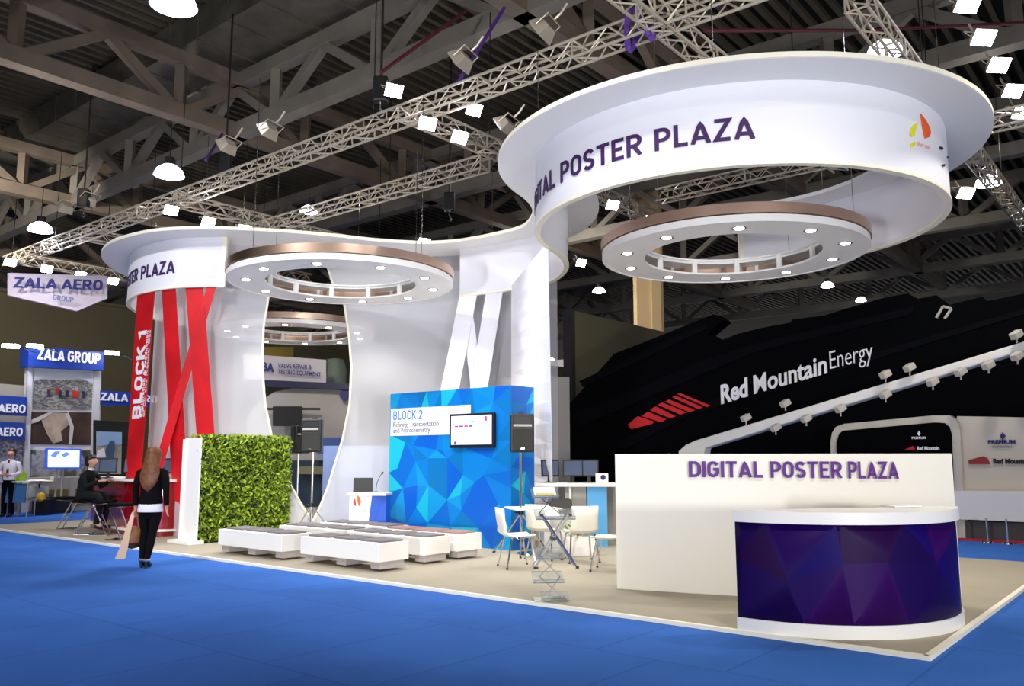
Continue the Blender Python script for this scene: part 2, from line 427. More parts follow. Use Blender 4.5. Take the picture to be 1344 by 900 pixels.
# purple slings / cables
SLING = pm('purple_sling', (92, 52, 150), .7)
for lab, pts in (('violet lifting sling running up from the long truss near the unlit floodlight', [(600, 110), (662, 10)]),
                 ('violet lifting sling left of the floodlights over the left canopy', [(270, 210), (292, 175)]),
                 ('dark red cable slanting above the lit stage lamp', [(500, 95), (612, 14)]),
                 ('dark red cable stretched across the roof above the round sign', [(925, 40), (1130, 40), (1344, 30)])):
    m = MB(); q = [at(x, y, 8.2 if i == 0 else 10.6) for i, (x, y) in enumerate(pts)]
    m.tube(q, .035, 6); c = q[0]; red = 'red' in lab
    tag(m.build('roof_cable' if red else 'lifting_sling', pm('dark_red_cable', (92, 20, 42), .7) if red else SLING, origin=c), lab, 'cable')
m = MB(); q = on_t1(840); m.tube([q+Vector((.2*math.cos(a), .25*math.sin(a), .25*math.sin(a*2))) for a in [i*.5 for i in range(26)]], .05, 6)
tag(m.build('cable_bundle', SLING, origin=q), 'bundle of violet slings wound on the long truss near the round sign', 'cable')
# roof duct
m = MB(); d0 = at(228, 88, 13.4)
m.bar(d0-V*16, d0+V*16, 1.9, .9)
dt = thing('ventilation_duct', 'large galvanised rectangular air duct under the roof at upper left', 'duct', d0, 0)
m.build('duct_body', DUCT, dt, True)
m = MB()
for i in range(-10, 11):
    q = d0+V*(i*1.5); m.bar(q-V*.03, q+V*.03, 1.98, .98)
m.build('joint_flange', DUCT, dt, True)
# ------------------------------------------------------------ LAMPS
def make_dome():
    t = thing('dome_lamp', 'x', 'lamp')
    MB().lathe([(.05, .42), (.12, .40), (.14, .22), (.16, .2), (.0, .42)], 16).build('ballast_housing', DARKM, t, smooth=True)
    MB().lathe([(.14, .22), (.3, .1), (.36, -.05), (.34, -.05), (.28, .08), (.1, .2)], 20).build('lamp_shade', pm('glowing_lamp_shade', (240, 240, 255), .4, emit=6), t, smooth=True)
    MB().lathe([(.0, -.10), (.18, -.09), (.33, -.05), (.33, -.03), (0, -.03)], 20).build('lamp_lens', LENS, t, smooth=True)
    MB().tube([(0, 0, .4), (0, 0, 1.3)], .012, 5).build('hanging_rod', DARKM, t)
    return t
def make_flood(lit=True):
    t = thing('floodlight', 'x', 'lamp')
    m = MB(); m.add([(-.2, -.06, -.15), (.2, -.06, -.15), (.2, -.06, .15), (-.2, -.06, .15), (-.13, .12, -.09), (.13, .12, -.09), (.13, .12, .09), (-.13, .12, .09)],
                    [(0, 1, 2, 3), (7, 6, 5, 4), (0, 4, 5, 1), (1, 5, 6, 2), (2, 6, 7, 3), (3, 7, 4, 0)])
    m.build('housing', ALU, t, bevel=.01)
    MB().box((0, -.066, 0), (.37, .012, .27)).build('lamp_lens', LENS if lit else GREYP, t)
    MB().tube([(-.22, 0, 0), (-.22, .22, .0), (.22, .22, 0), (.22, 0, 0)], .012, 6).build('yoke', ALU, t)
    MB().tube([(0, .22, 0), (0, .34, 0), (0, .5, .05)], .02, 6).build('mounting_arm', ALU, t)
    return t
def aim(o, loc, target, sc=1.0):
    d = (Vector(target)-Vector(loc)).normalized(); y = -d; x = y.cross(UP).normalized(); z = x.cross(y)
    o.rotation_euler = Matrix((x, y, z)).transposed().to_euler(); o.location = loc; o.scale = (sc, sc, sc)
def hidden_proto(o):
    pass
dome = None
DOMES = [(228, 4, 10.4, 1.25, 'bright dome lamp hanging at the top edge, upper left'),
         (222, 228, 9.1, 1.1, 'bright dome lamp just above the long truss over the left canopy'),
         (53, 301, 8.5, 1.0, 'bright dome lamp at far left where the long truss ends'),
         (1161, 68, 9.0, .9, 'dome lamp peeking over the top rim of the big round sign'),
         (786, 382, 8.8, .8, 'dome lamp hanging just above the dark booth, left of the beige column'),
         (1086, 375, 9.0, .8, 'dome lamp hanging above the black mountain-shaped wall'),
         (1297, 240, 9.5, 1.0, 'dome lamp right of the round sign, level with its lower edge'),
         (405, 277, 9.0, .75, 'small dome lamp hanging between the trusses above the left canopy'),
         (724, 472, 9.0, .7, 'small low dome lamp beside the white fabric leg'),
         (1130, 394, 9.0, .7, 'small dome lamp half hidden behind the top of the black wall')]
for i, (px, py, z, sc, lab) in enumerate(DOMES):
    if i == 0: dome = o = make_dome()
    else: o = copy_tree(dome)
    o['label'] = lab; o['group'] = 'dome lamps under the hall roof'; o.location = at(px, py, z); o.scale = (sc,)*3
FLO = [(560, 161, 7.6, 'left of the two square floodlights hung beside the big round sign'),
       (602, 179, 7.6, 'right of the two square floodlights hung beside the big round sign'),
       (621, 143, 8.4, 'narrow bright floodlight on the cross truss above the pair by the round sign'),
       (224, 275, 7.5, 'leftmost of three lit floodlights above the left canopy'),
       (273, 290, 7.5, 'middle of three lit floodlights above the left canopy'),
       (320, 300, 7.5, 'rightmost of three lit floodlights above the left canopy'),
       (13, 343, 7.4, 'first lit floodlight from the left above the grey hanging banner'),
       (61, 352, 7.4, 'second lit floodlight from the left above the grey hanging banner'),
       (105, 360, 7.4, 'third lit floodlight from the left above the grey hanging banner'),
       (148, 368, 7.4, 'lit floodlight between the grey hanging banner and the canopy rim'),
       (1266, 252, 7.8, 'square floodlight right beside the round sign, next to a dome lamp'),
       (516, 118, 8.3, 'lit stage lamp standing on the long truss'),
       (803, 268, 7.7, 'lit floodlight seen just below the lettered band, beside its white inner lobe'),
       (852, 288, 7.7, 'lit floodlight seen right above the bronze rim of the right ring lamp'),
       (1268, 4, 8.8, 'topmost in the row of bright lamps at the upper right edge'),
       (1289, 48, 8.8, 'second from top in the row of bright lamps at the upper right edge'),
       (1309, 84, 8.8, 'third from top in the row of bright lamps at the upper right edge'),
       (1328, 118, 8.8, 'fourth from top in the row of bright lamps at the upper right edge'),
       (1340, 146, 8.8, 'lowest in the row of bright lamps at the upper right edge'),
       (556, 317, 7.5, 'small lit floodlight peeking over the middle of the canopy brim'),
       (762, 344, 7.6, 'lit floodlight seen between the fabric leg and the right ring lamp')]
flood = None
for i, (px, py, z, lab) in enumerate(FLO):
    if i == 0: flood = o = make_flood()
    else: o = copy_tree(flood)
    o['label'] = lab; o['group'] = 'lit floodlights on the trusses'; L = at(px, py, z)
    d = (Vector((0, 0, 1.6))-L); d.z = 0; d.normalize()
    tg = L+d*5+Vector((3.0 if px > 600 else 2.0, 0, -4.5))
    aim(o, L, tg, .85 if px < 1200 else 1.0)
FLU = [(605, 80, 8.6, 'grey unlit floodlight on an arm above the long truss, centre'),
       (712, 40, 8.6, 'grey unlit floodlight on an arm above the long truss, near the round sign'),
       (352, 172, 8.6, 'grey unlit floodlight on an arm above the left part of the long truss'),
       (298, 192, 8.6, 'grey unlit floodlight just right of the bright dome lamp'),
       (115, 262, 8.6, 'grey unlit floodlight above the far left part of the long truss'),
       (85, 272, 8.6, 'grey unlit floodlight nearest to the far left dome lamp'),
       (662, 165, 8.2, 'grey unlit floodlight at the left rim of the big round sign')]
fu = None
for i, (px, py, z, lab) in enumerate(FLU):
    if i == 0: fu = o = make_flood(False)
    else: o = copy_tree(fu)
    o['label'] = lab; o['group'] = 'unlit floodlights on the trusses'; L = at(px, py, z)
    aim(o, L, L+Vector((-3, 1.5, -2.2)), 1.15)
for px, py, lab in ((500, 118, 'black chain hoist hanging at the lit stage lamp'), (296, 215, 'black chain hoist beside the bright dome lamp on the long truss'), (110, 260, 'black chain hoist hanging by the far left floodlights'), (590, 265, 'black chain hoist on the shorter truss left of the round sign')):
    q = at(px, py, 8.6 if px != 590 else 8.2)
    t = thing('chain_hoist', lab, 'hoist', q, 0, 'chain hoists holding the trusses')
    MB().box((0, 0, 0), (.28, .22, .5)).build('hoist_body', BLACKP, t, bevel=.03); MB().tube([(0, 0, .2), (0, 0, ZH-q.z-.1)], .025, 6).build('chain', DARKM, t)
    MB().tube([(0, 0, -.25), (0, 0, -.38), (.06, 0, -.44), (.06, 0, -.5), (0, 0, -.53)], .02, 6).build('hook', CHROME, t)
# ------------------------------------------------------------ PAVILION
C1 = Vector((3.25, 12.1, 0)); R1 = 2.87; ZB, ZT = 4.92, 5.9
ctrl = [C1+Vector((math.cos(a), math.sin(a), 0))*R1 for a in [math.radians(72-i*(252/22)) for i in range(23)]]
ctrl += [Vector((x, y, 0)) for x, y in ((.42, 12.55), (.56, 13.05), (.77, 13.55), (.93, 14.15), (.95, 14.85), (.80, 15.6), (.52, 16.08), (.12, 16.45), (-.4, 16.85), (-1.06, 17.2), (-1.9, 17.32), (-2.9, 17.1), (-3.75, 16.72), (-4.6, 16.42), (-5.5, 16.25), (-6.2, 16.24), (-6.72, 16.36), (-7.24, 16.66), (-7.72, 17.05), (-8.13, 17.57), (-8.46, 18.2), (-8.68, 19.04), (-8.72, 20.0), (-8.45, 21.1), (-7.8, 22.1))]
def catmull(c, n=8):
    out = []
    for i in range(len(c)-1):
        p0 = c[max(i-1, 0)]; p1 = c[i]; p2 = c[i+1]; p3 = c[min(i+2, len(c)-1)]
        for k in range(n):
            t = k/n; out.append(.5*((2*p1)+(-p0+p2)*t+(2*p0-5*p1+4*p2-p3)*t*t+(-p0+3*p1-3*p2+p3)*t**3))
    out.append(c[-1]); return out
RAW = catmull(ctrl, 10)
class Path:
    def __init__(s, pts):
        s.p = pts; s.s = [0]
        for i in range(1, len(pts)): s.s.append(s.s[-1]+(pts[i]-pts[i-1]).length)
    def pos(s, q):
        import bisect
        i = max(0, min(len(s.p)-2, bisect.bisect(s.s, q)-1)); t = (q-s.s[i])/(s.s[i+1]-s.s[i])
        return s.p[i].lerp(s.p[i+1], t)
    def nrm(s, q):
        d = s.pos(min(q+.08, s.s[-1]-1e-4))-s.pos(max(q-.08, 0)); d.normalize(); return Vector((-d.y, d.x, 0))
    def hit(s, px, py, which=0, lo=-1, hi=1e9):
        r = ray(px, py); res = []
        for i in range(len(s.p)-1):
            a = s.p[i]; b = s.p[i+1]; e = b-a; den = r.x*e.y-r.y*e.x
            if abs(den) < 1e-9: continue
            t = (a.x*e.y-a.y*e.x)/den; u = (a.x*r.y-a.y*r.x)/den
            if 0 <= u <= 1 and t > 0:
                q = s.s[i]+u*e.length
                if lo < q < hi: res.append((t, q, CZ+r.z*t))
        res.sort(); 
        return (res[which][1], res[which][2]) if len(res) > which else None
    def sub(s, a, b, st=.12):
        n = max(2, int((b-a)/st)); return [s.pos(a+(b-a)*i/n) for i in range(n+1)]
PA = Path(RAW); LT = PA.s[-1]
s602 = PA.hit(604, 385, 0, 13)[0]; s292 = PA.hit(293, 375, 0, 13)[0]
print('path', LT, s602, s292)
pav = thing('exhibition_canopy', 'tall winding white fabric pavilion with flat brim, lettered bands and red and white ribbons', 'pavilion', (-2, 15, FZ))
MB().sweep(PA.sub(0, LT-.01), -.58, .58, ZT, ZT+.06).build('canopy_brim', BRIMM, pav, True, smooth=True)
MB().sweep([PA.pos(q)+PA.nrm(q)*.585 for q in [i*.12 for i in range(int(LT/.12))]], -.008, .008, ZT+.005, ZT+.065).build('brim_edge_strip', TRIMW, pav, True, smooth=True)
def bandpart(a, b, lab):
    o = MB().sweep(PA.sub(a, b), -.03, .03, ZB, ZT).build('fabric_band', FAB, pav, True, smooth=True); o['label'] = lab
    MB().sweep(PA.sub(a, b), -.045, .045, ZB-.03, ZB+.01).build('band_hem', TRIMW, o, True, smooth=True)
    return o
band1 = bandpart(0, s602, 'white fabric band of the large round sign'); band2 = bandpart(s292, LT-.01, 'white fabric band over the red ribbons')
o = MB().bar(PA.pos(s292)+UP*(ZB-.02)+PA.nrm(s292)*.0, PA.pos(s292)+UP*ZT, .09, .09).build('band_end_post', TRIMW, pav, True)
o = MB().bar(PA.pos(.02)+UP*(ZB-.02), PA.pos(.02)+UP*ZT, .09, .09).build('band_end_post', TRIMW, pav, True)
def curved_text(word, sa, sb, z0, cap, mat, parent, bold=.018, name='lettering'):
    me = din_mesh(word); xs = [v.co.x for v in me.vertices]; x0, x1 = min(xs), max(xs)
    for v in me.vertices:
        q = sa+(sb-sa)*(v.co.x-x0)/(x1-x0); w = PA.pos(q)+PA.nrm(q)*(.036+(.008 if v.co.z > 0 else 0)); v.co = (w.x, w.y, z0+v.co.y*cap)
    me.materials.append(mat)
    return mkobj(name, me, parent, True)
zA = PA.hit(985, 184)[1]; capA = PA.hit(985, 154)[1]-zA
def wrat(w):
    me = din_mesh(w); xs = [v.co.x for v in me.vertices]; return max(xs)-min(xs)
w = {k: wrat(k) for k in ('DIGITAL', 'POSTER', 'PLAZA')}
sPo = PA.hit(739, 230)[0], PA.hit(845, 200)[0]; sPl = PA.hit(861, 195)[0], PA.hit(991, 184)[0]
k1 = (sPo[0]-sPo[1])/w['POSTER']; gap = sPo[1]-sPl[0]
print('text', zA, capA, k1, gap)
curved_text('POSTER', *sPo, zA, capA, PURP, band1); curved_text('PLAZA', *sPl, zA, capA, PURP, band1)
curved_text('DIGITAL', sPo[0]+gap+k1*w['DIGITAL'], sPo[0]+gap, zA, capA, PURP, band1)
s0 = PA.hit(1238, 240)[0]-.9
print('s0', s0)
for wd in ('DIGITAL',):
    curved_text(wd, s0, s0-k1*w[wd], zA, capA, PURP, band1); s0 -= k1*w[wd]+gap
b = PA.hit(231, 361, 0, 13)[0]; kk = PA.hit(187, 370, 0, 13)[0]
kL = (kk-b)/w['PLAZA']
curved_text('PLAZA', kk, b, zA, capA, PURP, band2); curved_text('POSTER', kk+gap+kL*w['POSTER'], kk+gap, zA, capA, PURP, band2)
# sail-like emblem on band, right
def curved_poly(pts, mat, parent, name, off=.036):
    cs = [PA.hit(x, y) for x, y in pts]; k = len(cs)
    vs = []
    for d in (off, off+.012):
        for q, z in cs:
            w_ = PA.pos(q)+PA.nrm(q)*d; vs.append(Vector((w_.x, w_.y, z)))
    m = MB(); m.add(vs, [tuple(range(k))[::-1], tuple(range(k, 2*k))]+[(i, (i+1) % k, (i+1) % k+k, i+k) for i in range(k)]); return m.build(name, mat, parent, True)
curved_poly([(1204, 151), (1211, 160), (1216, 170), (1217, 176), (1215, 181), (1210, 183), (1208, 176), (1206, 165)], pm('orange_print', (240, 96, 30), .5), band1, 'sail_emblem')
curved_poly([(1201, 162), (1195, 165), (1191, 171), (1190, 178), (1193, 181), (1196, 180), (1197, 172), (1199, 167)], pm('yellow_print', (236, 232, 40), .5), band1, 'sail_emblem')
curved_poly([(1191, 190), (1196, 187), (1197, 191), (1192, 195)], MATS['yellow_print'], band1, 'sail_emblem')
for pts in ([(1200, 188), (1202, 187), (1203, 192), (1201, 193)], [(1204, 190), (1207, 190), (1207, 193), (1205, 194)], [(1209, 191), (1212, 192), (1212, 195), (1210, 195)], [(1213, 193), (1216, 194), (1215, 197), (1213, 196)]):
    curved_poly(pts, pm('pink_print', (236, 180, 176), .5), band1, 'sail_emblem')
for pts in ([(1229, 193), (1233, 195), (1232, 198), (1229, 196)], [(1239, 206), (1240.5, 206), (1240.5, 208), (1239, 208)], [(1232, 217), (1235, 216), (1235, 219.5), (1233, 219)]):
    curved_poly(pts, PURP, band1, 'small_print')
# ribbons (straight fabric strips from the band hem to the floor)
def top_at(px, z=4.99, off=.0):
    # path point seen at pixel column px at height z
    best = None
    for y in range(330, 440):
        h = PA.hit(px, y, 0, 13)
        if h and (best is None or abs(h[1]-z) < best[0]): best = (abs(h[1]-z), h[0])
    q = PA.pos(best[1])+PA.nrm(best[1])*off; return Vector((q.x, q.y, z))
def ribbon(tl, tr_, bl, br, depth, mat, off, lab=None):
    A = top_at(tl, off=off); B = top_at(tr_, off=off)
    Cc = at(bl, 703, FZ); D = at(br, 703, FZ)
    Cc = Cc/Cc.y*depth[0]; D = D/D.y*depth[1]; Cc.z = D.z = FZ
    n = 14; m = MB(); vs = []
    for i in range(n+1):
        t = i/n; vs += [A.lerp(Cc, t), B.lerp(D, t)]
    nrm = (B-A).cross(Cc-A).normalized()*.008
    vs2 = [v+nrm for v in vs]; k = len(vs)
    fs = []
    for i in range(n):
        a0, b0, c0, d0 = 2*i, 2*i+1, 2*i+3, 2*i+2
        fs += [(a0, b0, c0, d0), (a0+k, d0+k, c0+k, b0+k), (a0, d0, d0+k, a0+k), (b0, b0+k, c0+k, c0)]
    fs += [(0, k, k+1, 1), (k-2, k-1, 2*k-1, 2*k-2)]
    m.add(vs+vs2, fs); o = m.build('fabric_ribbon', mat, pav, True)
    if lab: o['label'] = lab
    return o, A, B, Cc, D
r1 = ribbon(181, 204, 160, 179, (17.45, 17.2), REDR, .01, 'red fabric ribbon with white lettering')
ribbon(212, 230, 229, 251, (17.0, 16.75), REDR, .0, 'red fabric ribbon'); ribbon(243, 266, 268, 292, (16.75, 16.65), REDR, .0, 'red fabric ribbon')
ribbon(274, 286, 175, 187, (16.97, 16.92), REDR, .022, 'red slanting fabric ribbon')
ribbon(604, 627, 540, 565, (16.95, 16.85), FAB, .0, 'white fabric ribbon'); ribbon(639, 661, 585, 609, (16.9, 16.8), FAB, .01, 'white fabric ribbon')
ribbon(603, 617, 642, 662, (16.8, 16.75), FAB, .022, 'white slanting fabric ribbon'); ribbon(671, 719, 671, 726, (16.5, 15.7), FAB, .0, 'broad white fabric leg')
# BLOCK 1 lettering running up ribbon
o, A, B, Cc, D = r1
def rib_pt(u, t): return A.lerp(Cc, t).lerp(B.lerp(D, t), u)
def rib_text(s, u, y0, y1, capu, mat, bold):
    def tz(y): return (y-386)/(703-386)
    a = rib_pt(u, tz(y0)); b = rib_pt(u, tz(y1)); X = (b-a).normalized(); upv = (A-B).normalized()
    N = X.cross(upv).normalized()
    if N.y > 0: N = -N
    return flat_text('lettering', s, a, b, capu, mat, o, N, bold, .01, .012, True, upv, din=(.2 if s == 'BLOCK 1' else 0))
wR = (B-A).length
rib_text('BLOCK 1', .74, 555, 441, wR*.46, SIGNT, .03)
rib_text('Exploration & Production', .86, 553, 442, wR*.11, SIGNT, .0)
rib_text('of Oil and Natural Gas', .99, 553, 442, wR*.10, pm('pale_pink_lettering', (235, 190, 200), .5), .0)
# translucent curtain with lens-shaped opening
CO = -.5
sc0 = PA.hit(700, 500, 0, 13)[0]-.15; sc1 = PA.hit(172, 392, 0, 13)[0]
cp = Path([PA.pos(q)+PA.nrm(q)*CO for q in [sc0+(sc1-sc0)*i/120 for i in range(121)]])
LL = [(366, 345), (358, 370), (352, 392), (346, 430), (344, 480), (348, 530), (357, 575), (378, 630), (397, 665), (411, 684)]
RR = [(428, 345), (437, 373), (452, 400), (458, 440), (461, 480), (459, 530), (450, 575), (430, 640), (420, 665), (411, 684)]
def curve_of(px):
    r = [cp.hit(x, y) for x, y in px]; r = [(z, q) for q, z in r]; r.sort(); return r
cL, cR = curve_of(LL), curve_of(RR)
def interp(c, z, tip):
    if z <= c[0][0]: return None
    for i in range(len(c)-1):
        if c[i][0] <= z <= c[i+1][0]:
            t = (z-c[i][0])/(c[i+1][0]-c[i][0]); return c[i][1]*(1-t)+c[i+1][1]*t
    t = min(1, (z-c[-1][0])/(ZT-.35-c[-1][0])); return c[-1][1]*(1-t)+tip*t
mid = (cL[-1][1]+cR[-1][1])/2; tipb = (cL[0][1]+cR[0][1])/2
zs = [FZ+(ZT-FZ)*i/60 for i in range(61)]
m = MB()
for side in (0, 1):
    N_ = 40; rows = []
    for z in zs:
        e = interp(cR if side == 0 else cL, z, mid)
        if e is None: e = tipb
        a0, b0 = (0, e) if side == 0 else (e, cp.s[-1]-1e-3)
        rows.append([cp.pos(a0+(b0-a0)*k/N_)+UP*z for k in range(N_+1)])
    vs = [v for r in rows for v in r]
    m.add(vs, [(i*(N_+1)+k, i*(N_+1)+k+1, (i+1)*(N_+1)+k+1, (i+1)*(N_+1)+k) for i in range(60) for k in range(N_)])
cur = m.build('sheer_curtain', CURT, pav, True, smooth=True, fixn=False); cur['label'] = 'sheer white curtain wall with a lens-shaped opening'
# piping round the opening
m = MB()
pts = [cp.pos(q)+UP*z for z, q in cL if z < ZT-.1]+[cp.pos(mid)+UP*(ZT-.35)]+[cp.pos(q)+UP*z for z, q in reversed(cR) if z < ZT-.1]
m.tube(pts, .025, 6); m.build('opening_piping', TRIMW, cur, True, smooth=True)
# hanging wires of canopy
for q in (1.5, 5, 9, 13, 18, 24, 29, 33):
    w_ = PA.pos(min(q, LT-.1)); MB().tube([w_+UP*(ZT+.05), w_+UP*ZT1], .006, 4).build('suspension_wire', CHROME, pav, True)
# ------------------------------------------------------------ RING LAMPS
def make_halo():
    t = thing('ring_lamp', 'x', 'lamp'); R = 1.98; r = 1.34; n = 72
    circ = lambda q: [Vector((math.cos(2*PI*i/n)*q, math.sin(2*PI*i/n)*q, 0)) for i in range(n)]
    MB().sweep(circ(R), 0, R-r, 0, .03, closed=True).build('bottom_disc', WHITE, t, smooth=True)
    MB().sweep(circ(R), -.02, .02, -.01, .09, closed=True).build('white_rim', WHITE, t, smooth=True)
    MB().sweep(circ(R+.01), -.03, .03, .105, .25, closed=True).build('bronze_rim', BRONZE, t, smooth=True)
    MB().sweep(circ(R), .05, R-r, .24, .265, closed=True).build('top_disc', WHITE, t, smooth=True)
    MB().sweep(circ(r+.06), -.03, .0, .2, .265, closed=True).build('inner_rail', WHITE, t, smooth=True)
    for i in range(12):
        a = 2*PI*i/12+.2; c = Vector((math.cos(a), math.sin(a), 0))
        MB().box(c*(r+.05)+UP*.13, (.05, .08, .24), a).build('spacer_post', WHITE, t)
    for i in range(8):
        a = 2*PI*i/8+.3; c = Vector((math.cos(a), math.sin(a), 0)); MB().box(c*(R-.06)+UP*.13, (.03, .06, .24), a).build('outer_spacer', WHITE, t)
    for i in range(10):
        a = 2*PI*i/10+.12; c = Vector((math.cos(a), math.sin(a), 0))*((R+r)/2)
        d = MB().lathe([(0, -.022), (.06, -.02), (.075, -.004), (.075, .0)], 14, c).build('downlight', WLENS, t, smooth=True)
        MB().lathe([(.075, -.012), (.1, -.012), (.1, 0), (.075, 0)], 14, c).build('downlight_bezel', CHROME, d)
    for i in range(4):
        a = PI/4+i*PI/2; c = Vector((math.cos(a), math.sin(a), 0))*(R-.05); MB().tube([c+UP*.26, c+UP*3.2], .006, 4).build('suspension_wire', CHROME, t)
    return t
H = make_halo(); HS = []
for i, (px, py, lab) in enumerate(((960, 336, 'round ring-shaped ceiling lamp with bronze rim hung under the large lettered band'), (449, 373, 'round ring-shaped ceiling lamp with bronze rim hung in front of the sheer curtain'), (388, 439, 'ring-shaped lamp seen behind the sheer curtain through the lens-shaped opening'))):
    o = H if i == 0 else copy_tree(H); o.location = at(px, py, 4.67); o['label'] = lab; o['group'] = 'bronze rimmed ring lamps'; o.rotation_euler.z = i*.15; HS.append(o)
# ------------------------------------------------------------ DPP WALL
WA = Vector((1.24, 10.2, 0)); WBp = Vector((4.72, 8.76, 0))
wd = (WBp-WA).normalized(); wn = Vector((wd.y, -wd.x, 0))
rb_ = onplane(1249, 595, WA, wd); WBp = Vector((rb_.x, rb_.y, 0))
t = thing('sign_wall', 'low white wall with raised violet DIGITAL POSTER PLAZA letters behind the curved counter', 'wall', (WA+WBp)/2+UP*FZ, math.atan2(wd.y, wd.x))
Lw = (WBp-WA).length; Hw = 1.61
m = MB(); m.boxm(Matrix.Translation((0, .35/2, (Hw-FZ)/2)), (Lw, .35, Hw-FZ)); m.build('wall_panel', WARMW, t, bevel=.006)
la = onplane(905, 628, WA, wd); lb = onplane(1180, 626, WA, wd); zc = onplane(905, 605, WA, wd).z
for wtxt, xa, xb in (('DIGITAL', 905, 1002), ('POSTER', 1012, 1106), ('PLAZA', 1114, 1180)):
    qa = onplane(xa, 627, WA, wd); qb = onplane(xb, 627, WA, wd); qa.z = qb.z = (la.z+lb.z)/2
    flat_text('raised_lettering', wtxt, qa, qb, zc-(la.z+lb.z)/2, PURPB, t, wn, .03, .035, .0, din=.175)
# ------------------------------------------------------------ facet panels
def facets(w, h, n, seedv, cuts=0):
    """triangulated facet pattern in a w x h rectangle; returns verts, faces, colour index by facet"""
    rnd = random.Random(seedv); pts = []; k = int(math.sqrt(n*w/h))+1; l = int(n/k)+1
    for i in range(k+1):
        for j in range(l+1):
            x = w*i/k+(rnd.uniform(-.4, .4)*w/k if 0 < i < k else 0); y = h*j/l+(rnd.uniform(-.4, .4)*h/l if 0 < j < l else 0); pts.append(Vector((x, y)))
    v, e, f, *_ = delaunay_2d_cdt(pts, [], [], 0, 1e-5)
    cols = [rnd.random() for _ in f]
    if not cuts: return v, f, cols
    V2 = list(v); E2 = [tuple(q) for q in e]
    for i in range(1, cuts):
        x = w*i/cuts; V2 += [Vector((x, 0)), Vector((x, h))]; E2.append((len(V2)-2, len(V2)-1))
    E2 = list(E2); v3, e3, f3, *_ = delaunay_2d_cdt(V2, E2, [], 0, 1e-5)
    def inside(p, tri):
        a_, b_, c_ = [v[i] for i in tri]
        d = lambda p, q, r: (q.x-p.x)*(r.y-p.y)-(q.y-p.y)*(r.x-p.x)
        s1, s2, s3 = d(a_, b_, p), d(b_, c_, p), d(c_, a_, p)
        return (s1 >= -1e-7 and s2 >= -1e-7 and s3 >= -1e-7) or (s1 <= 1e-7 and s2 <= 1e-7 and s3 <= 1e-7)
    out = []
    for q in f3:
        c = sum((v3[i] for i in q), Vector((0, 0)))/len(q); ci = 0
        for i, tri in enumerate(f):
            if inside(c, tri): ci = cols[i]; break
        out.append(ci)
    return v3, f3, out
BL = [pm('facet_blue_%d' % i, c, .35) for i, c in enumerate([(0, 100, 196), (0, 118, 204), (2, 130, 206), (0, 112, 184), (0, 124, 208), (8, 146, 210), (24, 176, 206), (0, 92, 200)])]
PU = [pm('facet_violet_%d' % i, c, .5, spec=.12) for i, c in enumerate([(24, 2, 70), (30, 2, 82), (34, 2, 62), (22, 3, 92), (46, 3, 84), (26, 2, 76)])]
# ------------------------------------------------------------ COUNTER
cc = Vector((3.02, 8.79, 0)); Rc = 1.37
aL = math.atan2(7.83-cc.y, 2.04-cc.x); aR = math.radians(-18)
if aL > 0: aL -= 2*PI
def arc(r, n=40, a0=aL, a1=aR): return [cc+Vector((math.cos(a0+(a1-a0)*i/n), math.sin(a0+(a1-a0)*i/n), 0))*r for i in range(n+1)]
t = thing('reception_counter', 'curved reception counter with dark violet faceted front and white top, at the platform corner', 'counter', cc+UP*FZ, 0)
def dshape(r, z0, z1, name, mat, bev=.008):
    pts = arc(r); k = len(pts); m = MB()
    m.add([p+UP*z0 for p in pts]+[p+UP*z1 for p in pts], [tuple(range(k))[::-1], tuple(range(k, 2*k))]+[(i, (i+1) % k, (i+1) % k+k, i+k) for i in range(k)])
    return m.build(name, mat, t, True, smooth=True)
dshape(Rc-.04, .14, .99, 'counter_body', WHITE); dshape(Rc+.035, .99, 1.095, 'counter_top', WHITE); dshape(Rc+.02, FZ, .145, 'base_plinth', WHITE)
h = .99-.145; Lc = Rc*(aR-aL)
v, f, cols = facets(Lc, h, 9, 6, 48)
m = MB(); vs = []
for p in v:
    an = aL+p.x/Rc; vs.append(cc+Vector((math.cos(an), math.sin(an), 0))*(Rc-.005)+UP*(.145+p.y))
m.add(vs, [tuple(q) for q in f]); m.m = [min(5, int(c*6)) for c in cols]
o = m.build('faceted_front', PU, t, True, smooth=False, fixn=False); o['label'] = 'dark violet front with a pattern of large triangles'
sdf = o.modifiers.new('thick', 'SOLIDIFY'); sdf.thickness = .012; sdf.offset = 0
for p_ in o.data.polygons: p_.use_smooth = True
# papers on counter
m = MB(); q = at(1222, 668, 1.1); m.box((3.75, 8.22, 1.105), (.3, .21, .012), .25)
tag(m.build('leaflet_pile', WHITE, origin=(3.75, 8.22, 1.099)), 'small pile of white leaflets lying on the curved counter top, near its right end', 'leaflets')
